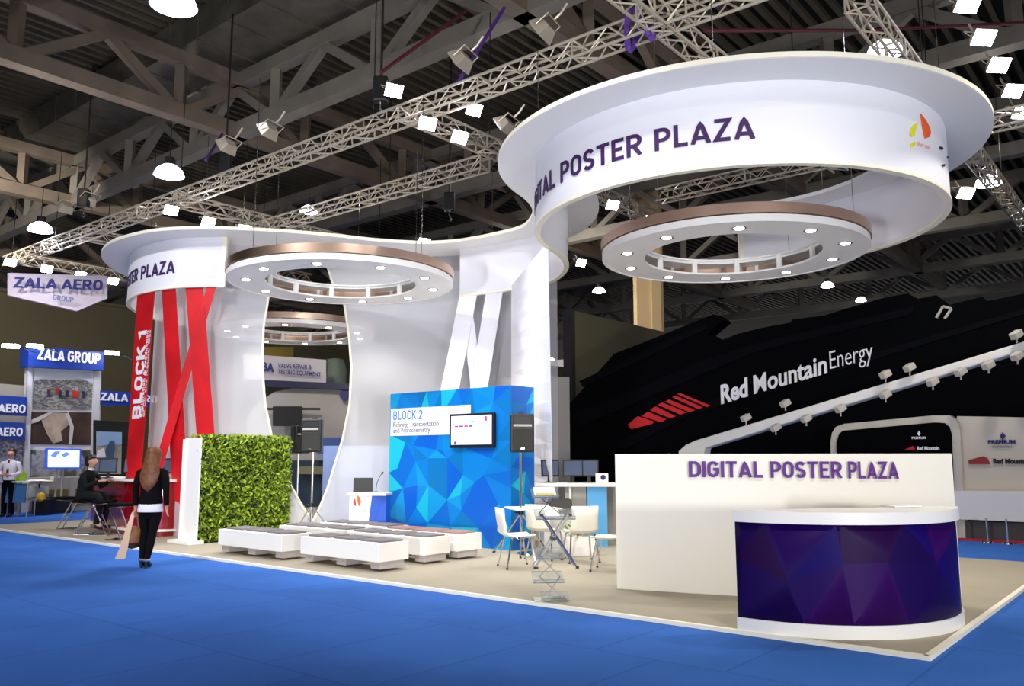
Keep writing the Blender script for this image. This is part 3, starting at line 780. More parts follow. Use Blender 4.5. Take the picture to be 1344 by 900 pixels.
# ------------------------------------------------------------ BENCHES
def make_bench(L=1.72, W=.56):
    t = thing('bench', 'x', 'bench')
    MB().box((-L/2, W/2, .255), (L, W, .25)).build('bench_box', WHITE, t, bevel=.008)
    for k in range(3):
        MB().box((-.13-k*(L-.26)/2, W/2, .08), (.2, W-.12, .1)).build('foot', PLINTH, t, bevel=.005)
    for k in range(3):
        o = MB().box((-L/6-k*L/3, W/2+.02, .393), (L/3-.1, W-.16, .03)).build('seat_cushion', PADM, t, bevel=.012)
    return t
bp = None
ang = math.atan2(-V.y, -V.x)
for i, (px, py, lab) in enumerate(((370, 703, 'white bench with grey cushions, front left one, in front of the green hedge'), (497.5, 714.5, 'white bench with grey cushions nearest to the blue carpet edge'),
        (451, 697, 'white bench with grey cushions behind the front left bench'), (556, 707, 'white bench with grey cushions second row, right behind the nearest one'),
        (505, 692.5, 'white bench with grey cushions farthest back, before the lectern'), (600, 702.5, 'white bench with brownish cushions right in front of the blue partition'))):
    if i == 0: o = bp = make_bench()
    else: o = copy_tree(bp)
    q = at(px, py, .38+FZ-.01); o.location = (q.x, q.y, FZ); o.rotation_euler.z = ang; o['label'] = lab; o['group'] = 'white cushioned benches'
    if i == 5:
        for c in o.children:
            if c.name.startswith('seat_cushion'): c.data = c.data.copy(); c.data.materials[0] = PADB
# ------------------------------------------------------------ BLOCK 2 WALL
BR = Vector((-.03, 14.24, 0)); bl = at(512.5, 517, 2.79); 
bR = atd(671, 507, 14.3); bR = Vector((bR.x, 14.3, 0)); BLf = Vector((bl.x, bl.y, 0))
bd = (bR-BLf).normalized(); bn = Vector((bd.y, -bd.x, 0)); Lb = (bR-BLf).length; Hb = 2.79-FZ
t = thing('faceted_partition', 'tall blue partition printed with triangles and headed BLOCK 2, with a screen on it', 'partition', BLf+UP*FZ, math.atan2(bd.y, bd.x))
DP = .62
v, f, cols = facets(Lb, Hb, 46, 9)
m = MB(); m.add([(p.x, 0, p.y) for p in v], [tuple(q) for q in f]); m.m = [min(7, int(c*8)) for c in cols]; m.build('printed_front', BL, t, fixn=False)
v, f, cols = facets(DP, Hb, 14, 21)
m = MB(); m.add([(Lb, p.x, p.y) for p in v], [tuple(q) for q in f]); m.m = [min(7, int(c*8)) for c in cols]; m.build('printed_side', BL, t, fixn=False)
MB().box((Lb/2, DP/2, Hb/2), (Lb-.004, DP-.004, Hb-.004)).build('partition_core', WHITE, t)
def onb(x, y): 
    w_ = onplane(x, y, BLf, bd); d = w_-BLf; return d.dot(bd), w_.z-FZ
x0, z0 = onb(513, 572); x1, z1 = onb(618, 531)
ls = MB().box(((x0+x1)/2, -.005, (z0+z1)/2), (x1-x0, .01, z1-z0)).build('white_label_board', WHITE, t)
def txb(s, xa, ya, xb, cap, mat, bold):
    a_, z_ = onb(xa, ya); b_, _ = onb(xb, ya)
    return flat_text('lettering', s, (a_, -.012, z_), (b_, -.012, z_), cap, mat, ls, Vector((0, -1, 0)), bold, .004, 0, False, din=(.12 if s == 'BLOCK 2' else 0))
BT = pm('blue_lettering', (30, 120, 214), .5)
txb('BLOCK 2', 517, 551.5, 555, .18, BT, .0); txb('Refining, Transportation', 517, 560.5, 576, .095, NAVY, -.01); txb('and Petrochemistry', 517, 568, 565, .095, NAVY, -.01)
# screen on wall
xs0, zs0 = onb(594, 588); xs1, zs1 = onb(652, 541)
q = BLf+bd*((xs0+xs1)/2)+bn*.0; q.z = FZ+(zs0+zs1)/2
tv = thing('wall_screen', 'flat screen showing a pale presentation page, mounted on the blue partition', 'screen', q+bn*.05, math.atan2(bd.y, bd.x))
W_, H_ = xs1-xs0, zs1-zs0
MB().box((0, 0, 0), (W_, .06, H_)).build('screen_frame', BLACKP, tv, bevel=.008)
sc = MB().box((0, -.033, .01), (W_-.09, .006, H_-.1)).build('display', SCRW, tv)
m = MB()
for r_ in range(5): m.box((-.02*W_, -.038, H_*(.04-.075*r_)), (W_*.72, .003, .008), mi=0)
for k in range(4): m.box((-W_*.33+k*.1*W_*1.1, -.038, H_*.13), (W_*.085, .003, .028), mi=1 if k % 2 == 0 else 2)
m.box((-W_*.14, -.038, H_*.26), (W_*.5, .003, .02), mi=0); m.box((W_*.33, -.038, H_*.33), (.06, .003, .08), mi=1); m.box((-W_*.36, -.038, -H_*.35), (.05, .003, .05), mi=2)
m.build('screen_page', [pm('page_grey', (150, 150, 185), .5, emit=.4), pm('page_red', (210, 50, 70), .5, emit=.4), pm('page_blue', (60, 70, 160), .5, emit=.4)], sc)
MB().box((0, .04, 0), (.3, .04, .2)).build('wall_bracket', DARKM, tv)
# ------------------------------------------------------------ SPEAKERS ON STANDS
def make_stand(hh):
    t = thing('tripod_stand', 'x', 'stand')
    MB().tube([(0, 0, .12), (0, 0, hh)], .022, 8).build('pole', CHROME, t, smooth=True)
    MB().lathe([(.0, .62), (.045, .62), (.045, .7), (0, .7)], 10).build('collar', BLACKP, t)
    MB().lathe([(.0, .2), (.035, .2), (.035, .26), (0, .26)], 10).build('collar', BLACKP, t)
    MB().tube([(0, 0, .66), (-.1, 0, .66)], .014, 6).build('locking_knob', BLACKP, t)
    for k in range(3):
        a = k*2*PI/3+.5; d = Vector((math.cos(a), math.sin(a), 0))
        l = MB().tube([UP*.66, d*.5+UP*.02], .013, 6).build('leg', CHROME, t)
        MB().tube([d*.26+UP*.33, UP*.22], .008, 5).build('brace', CHROME, l); MB().tube([d*.49+UP*.03, d*.53+UP*.0], .018, 6).build('rubber_foot', BLACKP, l)
    return t
def make_speaker():
    t = thing('loudspeaker', 'x', 'loudspeaker')
    m = MB(); pts = [(-.19, -.17), (.19, -.17), (.2, -.12), (.13, .17), (-.13, .17), (-.2, -.12)]
    m.add([(x, y, 0) for x, y in pts]+[(x, y, .62) for x, y in pts], [(5, 4, 3, 2, 1, 0), (6, 7, 8, 9, 10, 11)]+[(i, (i+1) % 6, (i+1) % 6+6, i+6) for i in range(6)])
    m.build('cabinet', BLACKP, t, bevel=.025)
    MB().box((0, -.178, .2), (.32, .014, .34)).build('grille', pm('grille_mesh', (40, 40, 36), .7, bump=.6, bscale=300), t, bevel=.01)
    h_ = MB().add([(-.15, -.175, .42), (.15, -.175, .42), (.15, -.175, .58), (-.15, -.175, .58), (-.08, -.12, .46), (.08, -.12, .46), (.08, -.12, .54), (-.08, -.12, .54)], [(0, 1, 5, 4), (1, 2, 6, 5), (2, 3, 7, 6), (3, 0, 4, 7), (4, 5, 6, 7)]).build('horn', DARKM, t)
    MB().box((0, -.183, .43), (.3, .012, .035)).build('horn_lip', GREYP, h_)
    MB().box((0, -.188, .06), (.05, .006, .02)).build('badge', CHROME, t)
    MB().box((0, .05, .635), (.1, .03, .03)).build('handle', BLACKP, t)
    return t
sx = atd(681, 592, 14.0); st = make_stand(sx.z-FZ); st.location = (sx.x+.03, 13.75, FZ); tag(st, 'chrome tripod stand in front of the blue partition corner', 'stand')
sp = make_speaker(); sp.location = (sx.x+.03, 13.75, sx.z-.02); sp.rotation_euler.z = .15; tag(sp, 'black loudspeaker on a stand in front of the blue partition', 'loudspeaker')
sy = atd(411, 592, 15.9); st2 = make_stand(sy.z-FZ); st2.location = (sy.x, 15.9, FZ); tag(st2, 'chrome tripod stand before the lens-shaped curtain opening', 'stand')
sp2 = copy_tree(sp); sp2.location = (sy.x, 15.9, sy.z-.02); sp2.rotation_euler.z = -.1; tag(sp2, 'black loudspeaker on a stand before the lens-shaped opening', 'loudspeaker')
sw = atd(392, 592, 19.2); st3 = copy_tree(st2); st3.location = (sw.x, 19.2, FZ); tag(st3, 'tripod stand behind the curtain, seen through the opening', 'stand')
sp3 = copy_tree(sp); sp3.location = (sw.x, 19.2, sw.z-.05); sp3.rotation_euler.z = .8; tag(sp3, 'turned black loudspeaker seen through the opening, left of and behind another', 'loudspeaker')
# ------------------------------------------------------------ LECTERN
lc = atd(484, 646, 15.7)
t = thing('lectern', 'white lectern with an orange emblem and blue side beside the blue partition', 'lectern', (lc.x, 15.7, FZ), -.12)
hl = lc.z-FZ
m = MB(); m.add([(-.3, -.2, 0), (.02, -.2, 0), (.12, -.2, hl-.05), (-.3, -.2, hl-.05), (-.3, .2, 0), (.02, .2, 0), (.12, .2, hl-.05), (-.3, .2, hl-.05)], [(0, 1, 2, 3), (4, 7, 6, 5), (0, 4, 5, 1), (1, 5, 6, 2), (2, 6, 7, 3), (3, 7, 4, 0)])
m.build('front_panel', WHITE, t)
m = MB(); m.add([(.02, -.19, 0), (.36, -.1, 0), (.36, -.1, hl-.05), (.12, -.19, hl-.05), (.02, .2, 0), (.36, .2, 0), (.36, .2, hl-.05), (.12, .2, hl-.05)], [(0, 1, 2, 3), (4, 7, 6, 5), (0, 4, 5, 1), (1, 5, 6, 2), (2, 6, 7, 3), (3, 7, 4, 0)])
m.build('side_panel', BLUEP, t)
MB().box((.02, 0, hl-.025), (.74, .46, .05)).build('top_board', WHITE, t, bevel=.008)
em = MB(); em.prism([(-.13, .68), (-.1, .66), (-.08, .74), (-.1, .8), (-.15, .86), (-.15, .76)], -.21, -.2); em.build('emblem', MATS['orange_print'], t)
em = MB(); em.prism([(-.17, .66), (-.22, .68), (-.23, .74), (-.2, .8), (-.18, .74)], -.21, -.2); em.build('emblem', pm('red_print', (226, 50, 40), .5), t)
lp = thing('laptop', 'open black laptop on the white lectern', 'laptop', (lc.x-.12, 15.75, FZ+hl), .15)
MB().box((0, 0, .012), (.36, .26, .02)).build('keyboard_base', BLACKP, lp, bevel=.004); s_ = MB().box((0, .16, .14), (.36, .015, .25), rx=-.3).build('laptop_lid', BLACKP, lp); 
mc = thing('gooseneck_microphone', 'thin gooseneck microphone standing on the lectern', 'microphone', (lc.x+.14, 15.65, FZ+hl), 0)
MB().lathe([(0, 0), (.05, 0), (.05, .02), (0, .02)], 12).build('mic_base', BLACKP, mc); MB().tube([(0, 0, .02), (.01, 0, .15), (.06, 0, .28), (.1, 0, .34)], .006, 6).build('gooseneck', DARKM, mc); MB().tube([(.1, 0, .34), (.13, -.0, .37)], .016, 8).build('mic_head', BLACKP, mc)
# blue low wall behind curtain
q = atd(487, 583, 20.5); m = MB(); m.box((q.x+.5, 20.5, (q.z)/2), (3.6, .2, q.z-.06), -.3)
tag(m.build('low_partition', pm('pale_blue_panel', (150, 180, 240), .5), origin=(q.x+.5, 20.5, FZ)), 'pale blue low partition dimly seen through the sheer curtain beside the blue partition', 'partition')
# ------------------------------------------------------------ HEDGE
hA = at(259, 714, FZ); hB = at(384, 700, FZ); hA.z = hB.z = 0
hd = U.copy(); Lh = 1.92; hn = Vector((hd.y, -hd.x, 0)); Hh = 1.87
t = thing('hedge_wall', 'upright block of trimmed green foliage in a white frame beside the red ribbons', 'hedge', hA+UP*FZ, math.atan2(hd.y, hd.x))
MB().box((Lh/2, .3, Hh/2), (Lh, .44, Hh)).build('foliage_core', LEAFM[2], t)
m = MB(); rnd = random.Random(4)
for i in range(9000):
    if rnd.random() < .82: c = Vector((rnd.uniform(0, Lh+.02), rnd.uniform(-.02, .12), rnd.uniform(.02, Hh+.05)))
    elif rnd.random() < .5: c = Vector((rnd.uniform(0, Lh), rnd.uniform(0, .5), rnd.uniform(Hh-.03, Hh+.08)))
    else: c = Vector((Lh+rnd.uniform(-.05, .08), rnd.uniform(0, .5), rnd.uniform(.02, Hh)))
    n = Vector((rnd.uniform(-1, 1), rnd.uniform(-1.4, .2), rnd.uniform(-.6, 1))).normalized(); x = n.cross(Vector((rnd.uniform(-1, 1), rnd.uniform(-1, 1), rnd.uniform(-1, 1)))).normalized(); y = n.cross(x)
    l = rnd.uniform(.03, .065); w_ = l*.42
    m.add([c-x*l, c-y*w_+n*.01, c+x*l, c+y*w_+n*.01], [(0, 1, 2, 3)], rnd.choice((0, 0, 1, 1, 2)))
m.build('leaves', LEAFM, t, fixn=False)
MB().box((-.015, .27, Hh/2+.0), (.03, .54, Hh+.04)).build('white_end_panel', WHITE, t, bevel=.005)
MB().box((-.06, .3, .03), (.3, .74, .06)).build('base_board', WHITE, t, bevel=.005)
MB().box((Lh/2-.0, .53, Hh/2), (Lh+.14, .03, Hh)).build('back_panel', WHITE, t)
# ------------------------------------------------------------ CHAIRS
def make_chair():
    t = thing('shell_chair', 'x', 'chair')
    m = MB(); prof = [(-.21, .445), (-.1, .44), (.05, .435), (.17, .445), (.22, .48), (.245, .56), (.27, .68), (.285, .83)]; n = len(prof); k = 6
    # sitter faces -Y ; back at +Y
    vs = []
    for (y, z) in prof:
        wv = .21 if z < .5 else .2
        for j in range(k+1):
            u = -1+2*j/k; vs.append((u*wv, y-(.03*u*u if z > .5 else 0), z+(.025*u*u if z < .5 else 0)))
    fs = [(i*(k+1)+j, i*(k+1)+j+1, (i+1)*(k+1)+j+1, (i+1)*(k+1)+j) for i in range(n-1) for j in range(k)]
    m.add(vs, fs); o = m.build('seat_shell', WARMW, t, smooth=True, fixn=False); s_ = o.modifiers.new('thick', 'SOLIDIFY'); s_.thickness = .02
    for sx_, sy_ in ((-1, -1), (1, -1), (1, 1), (-1, 1)):
        l = MB().tube([(sx_*.13, sy_*.1, .43), (sx_*.18, sy_*.14, .41), (sx_*.23, sy_*.22, 0)], .012, 8).build('leg', CHROME, t, smooth=True)
        MB().lathe([(0, 0), (.016, 0), (.016, .025), (0, .025)], 8, (sx_*.23, sy_*.22, 0)).build('foot_cap', BLACKP, l)
    MB().tube([(-.15, -.1, .425), (.15, -.1, .425)], .01, 6).build('seat_crossbar', CHROME, t); MB().tube([(-.15, .1, .425), (.15, .1, .425)], .01, 6).build('seat_crossbar', CHROME, t)
    return t
ch = None
for i, (px, py, rz, lab) in enumerate(((679, 744, -PI/2-.35, 'white shell chair seen side-on next to the blue partition, facing right'), (716, 733, -.6, 'white shell chair behind the clear brochure stand'),
        (762, 737, .25+PI*0, 'white shell chair seen from behind in front of the green plant'), (800, 748, PI/2+.3, 'white shell chair cut off by the left end of the low white sign wall'))):
    if i == 0: o = ch = make_chair()
    else: o = copy_tree(ch)
    q = at(px, py, FZ); o.location = (q.x, q.y, FZ); o.rotation_euler.z = {0: PI/2+.25, 1: 2.6, 2: PI+.2, 3: -PI/2-.3}[i]
    o['label'] = lab; o['group'] = 'white shell chairs round the meeting spot'
ch.rotation_euler.z = PI/2+.3
# white table
q = at(737, 728, FZ); t = thing('meeting_table', 'small white square table between the white shell chairs', 'table', (q.x-.45, q.y+.15, FZ), .3)
MB().box((0, 0, .72), (.75, .75, .03)).build('tabletop', WHITE, t, bevel=.008); MB().tube([(0, 0, .02), (0, 0, .71)], .03, 10).build('pedestal', CHROME, t, smooth=True); MB().lathe([(0, 0), (.26, 0), (.25, .02), (.03, .03), (0, .03)], 24).build('base_plate', CHROME, t, smooth=True)
# brochure stand
q = at(722, 790, FZ)
t = thing('brochure_stand', 'folding clear brochure stand with crossed chrome struts near the platform edge', 'brochure stand', (q.x, q.y+.1, FZ), .1)
MB().box((0, 0, .012), (.36, .26, .02)).build('base_plate', GLASSY, t, bevel=.004)
for z, xo, wv, wc in ((.03, .06, .3, 0), (.25, -.02, .34, 0), (.5, .0, .34, 0), (.92, .06, .44, 1), (1.15, -.05, .3, 2)):
    tray = MB(); tray.box((xo, .0, z), (wv, .2, .01), rx=.5); tray.box((xo, -.09, z-.035), (wv, .008, .04), rx=.5)
    o = tray.build('brochure_tray', GLASSY, t)
    if wc == 2:
        MB().box((xo, .0, z+.014), (.24, .18, .012), rx=.5).build('brochure', WHITE, o); MB().box((xo, -.06, z-.012), (.2, .05, .008), rx=.5).build('brochure_band', pm('brochure_gold', (214, 196, 110), .5), o)
    if wc == 1: MB().box((xo-.03, 0, z+.012), (.16, .16, .01), rx=.5).build('brochure', WHITE, o)
for d_, zo in ((-.09, 0), (.09, .01)):
    for s_ in (-1, 1): MB().tube([(-.15*s_+.06, d_, .92), (.23*s_+.06, d_+.02, .36)], .011, 8).build('strut', CHROME if s_ > 0 else GREYP, t)
for s_ in (-1, 1):
    MB().tube([(.1*s_+.05, 0, .03), (-.12*s_, .0, .26)], .006, 6).build('strut', GREYP, t); MB().tube([(-.12*s_, 0, .25), (.14*s_, .0, .5)], .008, 6).build('strut', GREYP, t)
    MB().tube([(.12*s_, 0, .92), (-.12*s_-.03, .0, 1.15)], .007, 6).build('strut', CHROME, t)
MB().tube([(.04, -.1, .66), (.04, .12, .66)], .02, 8).build('hinge_rod', BLACKP, t)
for x_, z_ in ((-.1, .92), (.22, .92), (-.17, .36), (.29, .36)): MB().lathe([(0, -.015), (.018, -.012), (.018, .012), (0, .015)], 8, (x_, -.1, z_)).build('corner_joint', BLACKP, t)
# plant
q = at(757, 733, FZ)+Vector((.05, .45, 0)); t = thing('potted_plant', 'low green plant in a white box planter behind the white chairs', 'plant', (q.x, q.y, FZ), .2)
MB().box((0, 0, .15), (.5, .3, .3)).build('planter_box', WHITE, t, bevel=.008)
m = MB(); rnd = random.Random(8)
for i in range(160):
    a = rnd.uniform(0, 2*PI); r_ = rnd.uniform(.05, .3); zc_ = .3+rnd.uniform(.0, .28); c = Vector((math.cos(a)*r_*.9, math.sin(a)*r_*.6, zc_)); d = Vector((math.cos(a), math.sin(a), rnd.uniform(-.3, .8))).normalized(); s_ = d.cross(UP).normalized()*.018; l = rnd.uniform(.08, .16)
    m.add([c, c+d*l*.5+s_, c+d*l, c+d*l*.5-s_], [(0, 1, 2, 3)], rnd.choice((0, 1, 1)))
m.build('leaves', LEAFM[:2], t, fixn=False); MB().tube([(0, 0, .28), (.02, 0, .4), (.0, .02, .5)], .015, 6).build('stem', LEAFM[2], t)
# ------------------------------------------------------------ BLOCK 3 BAR (behind DPP wall)
yb = 14.9; xa = atd(700, 636, yb).x; xb_ = atd(905, 636, yb).x; zt = atd(760, 634, yb).z
t = thing('demo_counter', 'white topped demo counter with a sky blue panel, behind the low sign wall', 'counter', ((xa+xb_)/2, yb, FZ), 0)
MB().box((0, .3, zt-FZ-.03), (xb_-xa, .7, .06)).build('counter_top', WHITE, t, bevel=.006)
mx = (xa+xb_)/2
def bx_(p0, p1, mat, nm, y=.1, zb=0, dpt=.08):
    a_ = atd(p0, 650, yb).x-mx; b_ = atd(p1, 650, yb).x-mx; MB().box(((a_+b_)/2, y, (zt-FZ-.06+zb)/2), (b_-a_, dpt, zt-FZ-.06-zb)).build(nm, mat, t)
bx_(742, 770, GREYP, 'grey_front_panel', .12); bx_(771, 797, SKYB, 'blue_front_panel', .08); bx_(798, 880, GREYP, 'grey_front_panel', .5); bx_(747, 750, WHITE, 'counter_leg', .04)
def make_monitor():
    t = thing('monitor', 'x', 'monitor')
    MB().box((0, 0, .26), (.36, .035, .3), rx=-.08).build('screen_frame', BLACKP, t, bevel=.006); MB().box((0, -.02, .26), (.32, .004, .25), rx=-.08).build('display', SCREEN, t)
    MB().box((0, .02, .07), (.06, .03, .12)).build('stand_neck', BLACKP, t); MB().box((0, .0, .01), (.2, .16, .015)).build('stand_foot', BLACKP, t, bevel=.004); return t
mo = None
for i, (px, w_, lab, rz) in enumerate(((752, 1, 'dark monitor on the demo counter, middle of three', .0), (773, .95, 'dark monitor on the demo counter next to the small white sign', -.3), (722, .95, 'dark monitor beside the white fabric leg', .5))):
    o = make_monitor() if mo is None else copy_tree(mo); mo = mo or o
    p_ = atd(px, 634, yb+.3); o.location = (p_.x, yb+.3, zt); o.rotation_euler.z = rz; o['label'] = lab; o['group'] = 'monitors on the demo counter'; o['category'] = 'monitor'
p_ = atd(790, 634, yb+.1); m = MB().box((0, 0, .085), (.22, .06, .17)); t2_ = thing('table_sign', 'small white sign with a blue emblem on the demo counter', 'sign', (p_.x, yb+.1, zt), 0)
m.build('sign_board', WHITE, t2_); MB().lathe([(.0, 0), (.045, 0), (.045, .006), (0, .006)], 14, M=Matrix.Translation((.02, -.031, .1)) @ Matrix.Rotation(PI/2, 4, 'X')).build('emblem', NAVY, t2_)
p_ = atd(733, 670, 13.9)
t = thing('printer', 'dark grey printer on a low stand below the demo counter', 'printer', (p_.x, 14.35, FZ), .1)
MB().box((0, 0, .3), (.5, .42, .6)).build('stand_box', WHITE, t, bevel=.01); MB().add([(-.2, -.2, .6), (.24, -.2, .6), (.24, .2, .6), (-.2, .2, .6), (-.12, -.1, .84), (.24, -.1, .84), (.24, .18, .84), (-.12, .18, .84)], [(3, 2, 1, 0), (4, 5, 6, 7), (0, 1, 5, 4), (1, 2, 6, 5), (2, 3, 7, 6), (3, 0, 4, 7)]).build('printer_body', DARKM, t, bevel=.01)
# grey panel beside the leg
pA = atd(711, 495, 21); pB = atd(747, 495, 21)
tag(MB().box(((pA.x+pB.x)/2-.5, 21, pA.z/2), (pB.x-pA.x+1.0, .15, pA.z)).build('grey_partition', GREYP, origin=((pA.x+pB.x)/2, 21, 0)), 'plain grey partition seen between the white fabric leg and the black wall', 'partition')
# ------------------------------------------------------------ BLACK MOUNTAIN BOOTH
BP = Vector((9.0, 17.5, 0)); BD = -V
def ob(x, y, off=0):
    w_ = onplane(x, y, BP-U*off, BD); return w_
t = thing('black_booth', 'huge black exhibition booth wall with a jagged mountain top and Red Mountain Energy lettering', 'exhibition booth', (BP+V*4), 0)
out = [(747, 645), (747, 530), (770, 505), (806, 464), (860, 443), (937, 412), (949, 420), (928, 438), (945, 447), (968, 438), (1000, 430), (1038, 423), (1040, 419), (1081, 414), (1120, 402), (1162, 390), (1192, 385), (1205, 392), (1229, 387), (1246, 400), (1289, 389), (1296, 395), (1344, 385), (1420, 372), (1420, 690)]
pts = [ob(x, y) for x, y in out]
for q in (pts[0], pts[-1]): q.z = 0
MB().slab(pts, -.5).build('jagged_wall', BLKWALL, t, True)
for pol in ([(752, 545), (930, 470), (1000, 448), (1200, 402), (1196, 412), (990, 462), (760, 560)], [(800, 585), (900, 535), (1344, 405), (1344, 412), (905, 545), (820, 590)], [(760, 500), (925, 424), (930, 430), (765, 508)]):
    MB().slab([ob(x, y, .03) for x, y in pol], -.03).build('rock_slab_relief', pm('black_relief', (5, 6, 12), .6, spec=.06), t, True)
def btext(s, x0, y0, x1, y1, xc, yc, mat, bold, nm='lettering'):
    a_ = ob(x0, y0, .05); b_ = ob(x1, y1, .05); c_ = ob(xc, yc, .05)
    return flat_text(nm, s, a_, b_, (c_-a_).length, mat, t, -U, bold, .03, .0, True)
SILV = pm('silver_lettering', (226, 226, 232), .4, emit=.12)
btext('Red', 947, 529.5, 982, 519, 946, 506.5, SILV, .03); btext('Mountain', 990, 516.5, 1086, 489, 989.5, 493.5, SILV, .018); btext('Energy', 1090, 484.5, 1146, 471, 1090, 461, SILV, -.012)
REDS = pm('red_stripe_print', (196, 24, 30), .5, emit=.08)
for pol in ([(824, 557), (837, 546), (858, 553), (856, 556), (828, 563)], [(842, 546), (850, 540), (874, 550), (868, 554)], [(853, 538), (860, 533), (887, 546), (880, 549)], [(863, 531), (869, 528), (901, 541), (893, 544)], [(873, 527), (878, 524), (912, 538), (905, 541)], [(882, 521), (886, 519), (922, 534), (917, 537)], [(889, 517), (892, 515.5), (932, 532), (928, 534)]):
    MB().slab([ob(x, y, .07) for x, y in pol], -.04).build('red_stripe_emblem', REDS, t, True)
m = MB()
for a_, b_ in (((1229, 417), (1238, 402)), ((1238, 402), (1249, 405)), ((1249, 405), (1240, 418))):
    m.bar(ob(*a_, .04), ob(*b_, .04), .05)
m.build('outline_mark', GREYP, t, True)
# black side wall in U direction; hall light on its top painted olive
oA = atd(749, 409, 27.9); oA.z = 0
t2_ = thing('dark_partition', 'tall black partition, lit top painted olive, with a black edge left of the beige column', 'partition', oA, 0)
MB().bar(oA+UP*3.23, oA+U*9+UP*3.23, .3, 6.45).build('wall_panel', pm('lit_olive_panel', (92, 88, 66), .7), t2_, True)
MB().bar(oA-U*.2+UP*3.25, oA-U*.0+UP*3.25, .35, 6.5).build('edge_post', BLACKP, t2_, True)
MB().bar(oA-U*.2-V*.1+UP*2.0, oA+U*8-V*.1+UP*2.0, .1, 4).build('lower_panel', BLKWALL, t2_, True)
# sloping beam
t3_ = thing('sloping_beam', 'long white beam sloping up to the right with small spotlights, in front of the black wall', 'beam', ob(900, 600, 1.2), 0)
A1 = [ob(x, y, 1.2) for x, y in ((888, 600), (890, 592), (899, 584), (912, 578), (1370, 440), (1370, 452), (1344, 460), (925, 588), (912, 600))]
A1b = [p_.copy() for p_ in A1]
for k_ in (0, -1): A1[k_].z -= 1.0
MB().slab(A1, -.35).build('beam_body', WHITE, t3_, True, bevel=.03)
for q in A1: pass
def spot_small():
    t = thing('track_spotlight', 'x', 'lamp')
    MB().boxm(Matrix.Rotation(.5, 4, 'Y'), (.2, .16, .13)).build('spotlight_head', CREAM, t, bevel=.02); MB().tube([(0, 0, -.02), (0, 0, .16)], .015, 6).build('spotlight_arm', CREAM, t); return t
SP = [(979, 548, 1), (1030.6, 529, 1), (1162, 491, 1), (1193.6, 482, 1), (1334, 439, 1), (1018, 561, 0), (1058, 549, 0), (1103, 536, 0), (1162, 517.6, 0), (1224, 501, 0), (1260.6, 487.5, 0), (1297, 479, 0), (1335, 467, 0)]
s0_ = None; names_u = ['lowest', 'second lowest', 'middle', 'second highest', 'highest']; names_d = ['lowest', 'second from the left', 'third from the left', 'fourth from the left', 'fifth from the left', 'sixth from the left', 'seventh from the left', 'rightmost']
iu = idn = 0
for px, py, up_ in SP:
    o = spot_small() if s0_ is None else copy_tree(s0_); s0_ = s0_ or o
    o.location = ob(px, py, 1.35); o['category'] = 'lamp'; o['group'] = 'small spotlights on the sloping beam'
    if up_: o['label'] = names_u[iu]+' of the five cream spotlights on top of the sloping white beam'; iu += 1; o.rotation_euler = (PI, 0, .3)
    else: o['label'] = names_d[idn]+' of the eight cream spotlights under the sloping white beam'; idn += 1
# white portal and panels at right
t4_ = thing('white_booth', 'white and cream booth with a rounded dark portal at the right edge', 'exhibition booth', (BP-V*.5), 0)
def poly_on(px, off, th, nm, mat, floor=False):
    q = [ob(x, y, off) for x, y in px]
    if floor: q[0].z = q[-1].z = 0
    return MB().slab(q, -th).build(nm, mat, t4_, True)
poly_on([(1090, 640), (1090, 580), (1092, 568), (1097, 560), (1108, 556), (1225, 545), (1246, 545), (1256, 552), (1260, 565), (1262, 640)], .9, .3, 'portal_frame', CREAM, True)
pb = poly_on([(1098, 640), (1098, 580), (1101, 570), (1106, 565), (1228, 554), (1240, 555), (1246, 560), (1249, 570), (1250, 640)], .95, .03, 'portal_screen', BLKWALL, True)
pw = poly_on([(1256, 680), (1256, 546), (1420, 549), (1420, 690)], .7, .2, 'cream_wall_panel', CREAM)
pl_ = poly_on([(1253, 681), (1253, 644), (1420, 645), (1420, 688)], .95, .2, 'white_counter_front', WHITE)
q0_ = ob(1253, 681, 1.0); 
MB().slab([ob(1253, 708, .8), ob(1253, 683, .8), ob(1430, 690, .8), ob(1430, 716, .8)], -.2).build('dark_plinth', pm('plinth_grey', (92, 86, 82), .7), t4_, True)
rs = [ob(1250, 706, 1.0), ob(1430, 712, 1.0)]
MB().bar(Vector((*rs[0].xy, .02))-U*.1, Vector((*rs[1].xy, .02))-U*.1, .1, .04).build('red_base_strip', pm('red_strip', (200, 20, 30), .5), t4_, True)
def wtext(s, x0, y0, x1, cap_y, off, mat, bold, par):
    a_ = ob(x0, y0, off); b_ = ob(x1, y0, off); b_.z = a_.z; c_ = ob(x0, cap_y, off); return flat_text('lettering', s, a_, b_, (c_-a_).length, mat, par, -U, bold, .012, 0, True)
wtext('PREMIUM', 1297, 582, 1333, 577.5, .72, NAVY, .04, pw); wtext('CORPORATION', 1302, 587.5, 1328, 585.5, .72, NAVY, .0, pw)
wtext('Red Mountain', 1304, 608, 1352, 602, .72, BLACKP, .05, pw)
MB().slab([ob(x, y, .74) for x, y in ((1271, 604), (1290, 598.5), (1296, 601), (1300, 609), (1272, 609))], -.02).build('red_emblem', pm('dusty_red_print', (150, 40, 48), .5), pw, True)
MB().slab([ob(x, y, .74) for x, y in ((1316, 567), (1320, 572), (1316, 577), (1312, 572))], -.02).build('blue_emblem', NAVY, pw, True)
wtext('PREMIUM', 1197, 576, 1215, 573, .99, SILV, .02, pb); wtext('Red Mountain', 1204, 590, 1233, 586, .99, SILV, .04, pb)
MB().slab([ob(x, y, .98) for x, y in ((1187, 590), (1199, 585), (1201, 590))], -.02).build('red_emblem', REDS, pb, True)
MB().slab([ob(x, y, .98) for x, y in ((1206, 565), (1208, 569), (1206, 572), (1204, 569))], -.02).build('emblem', SILV, pb, True)
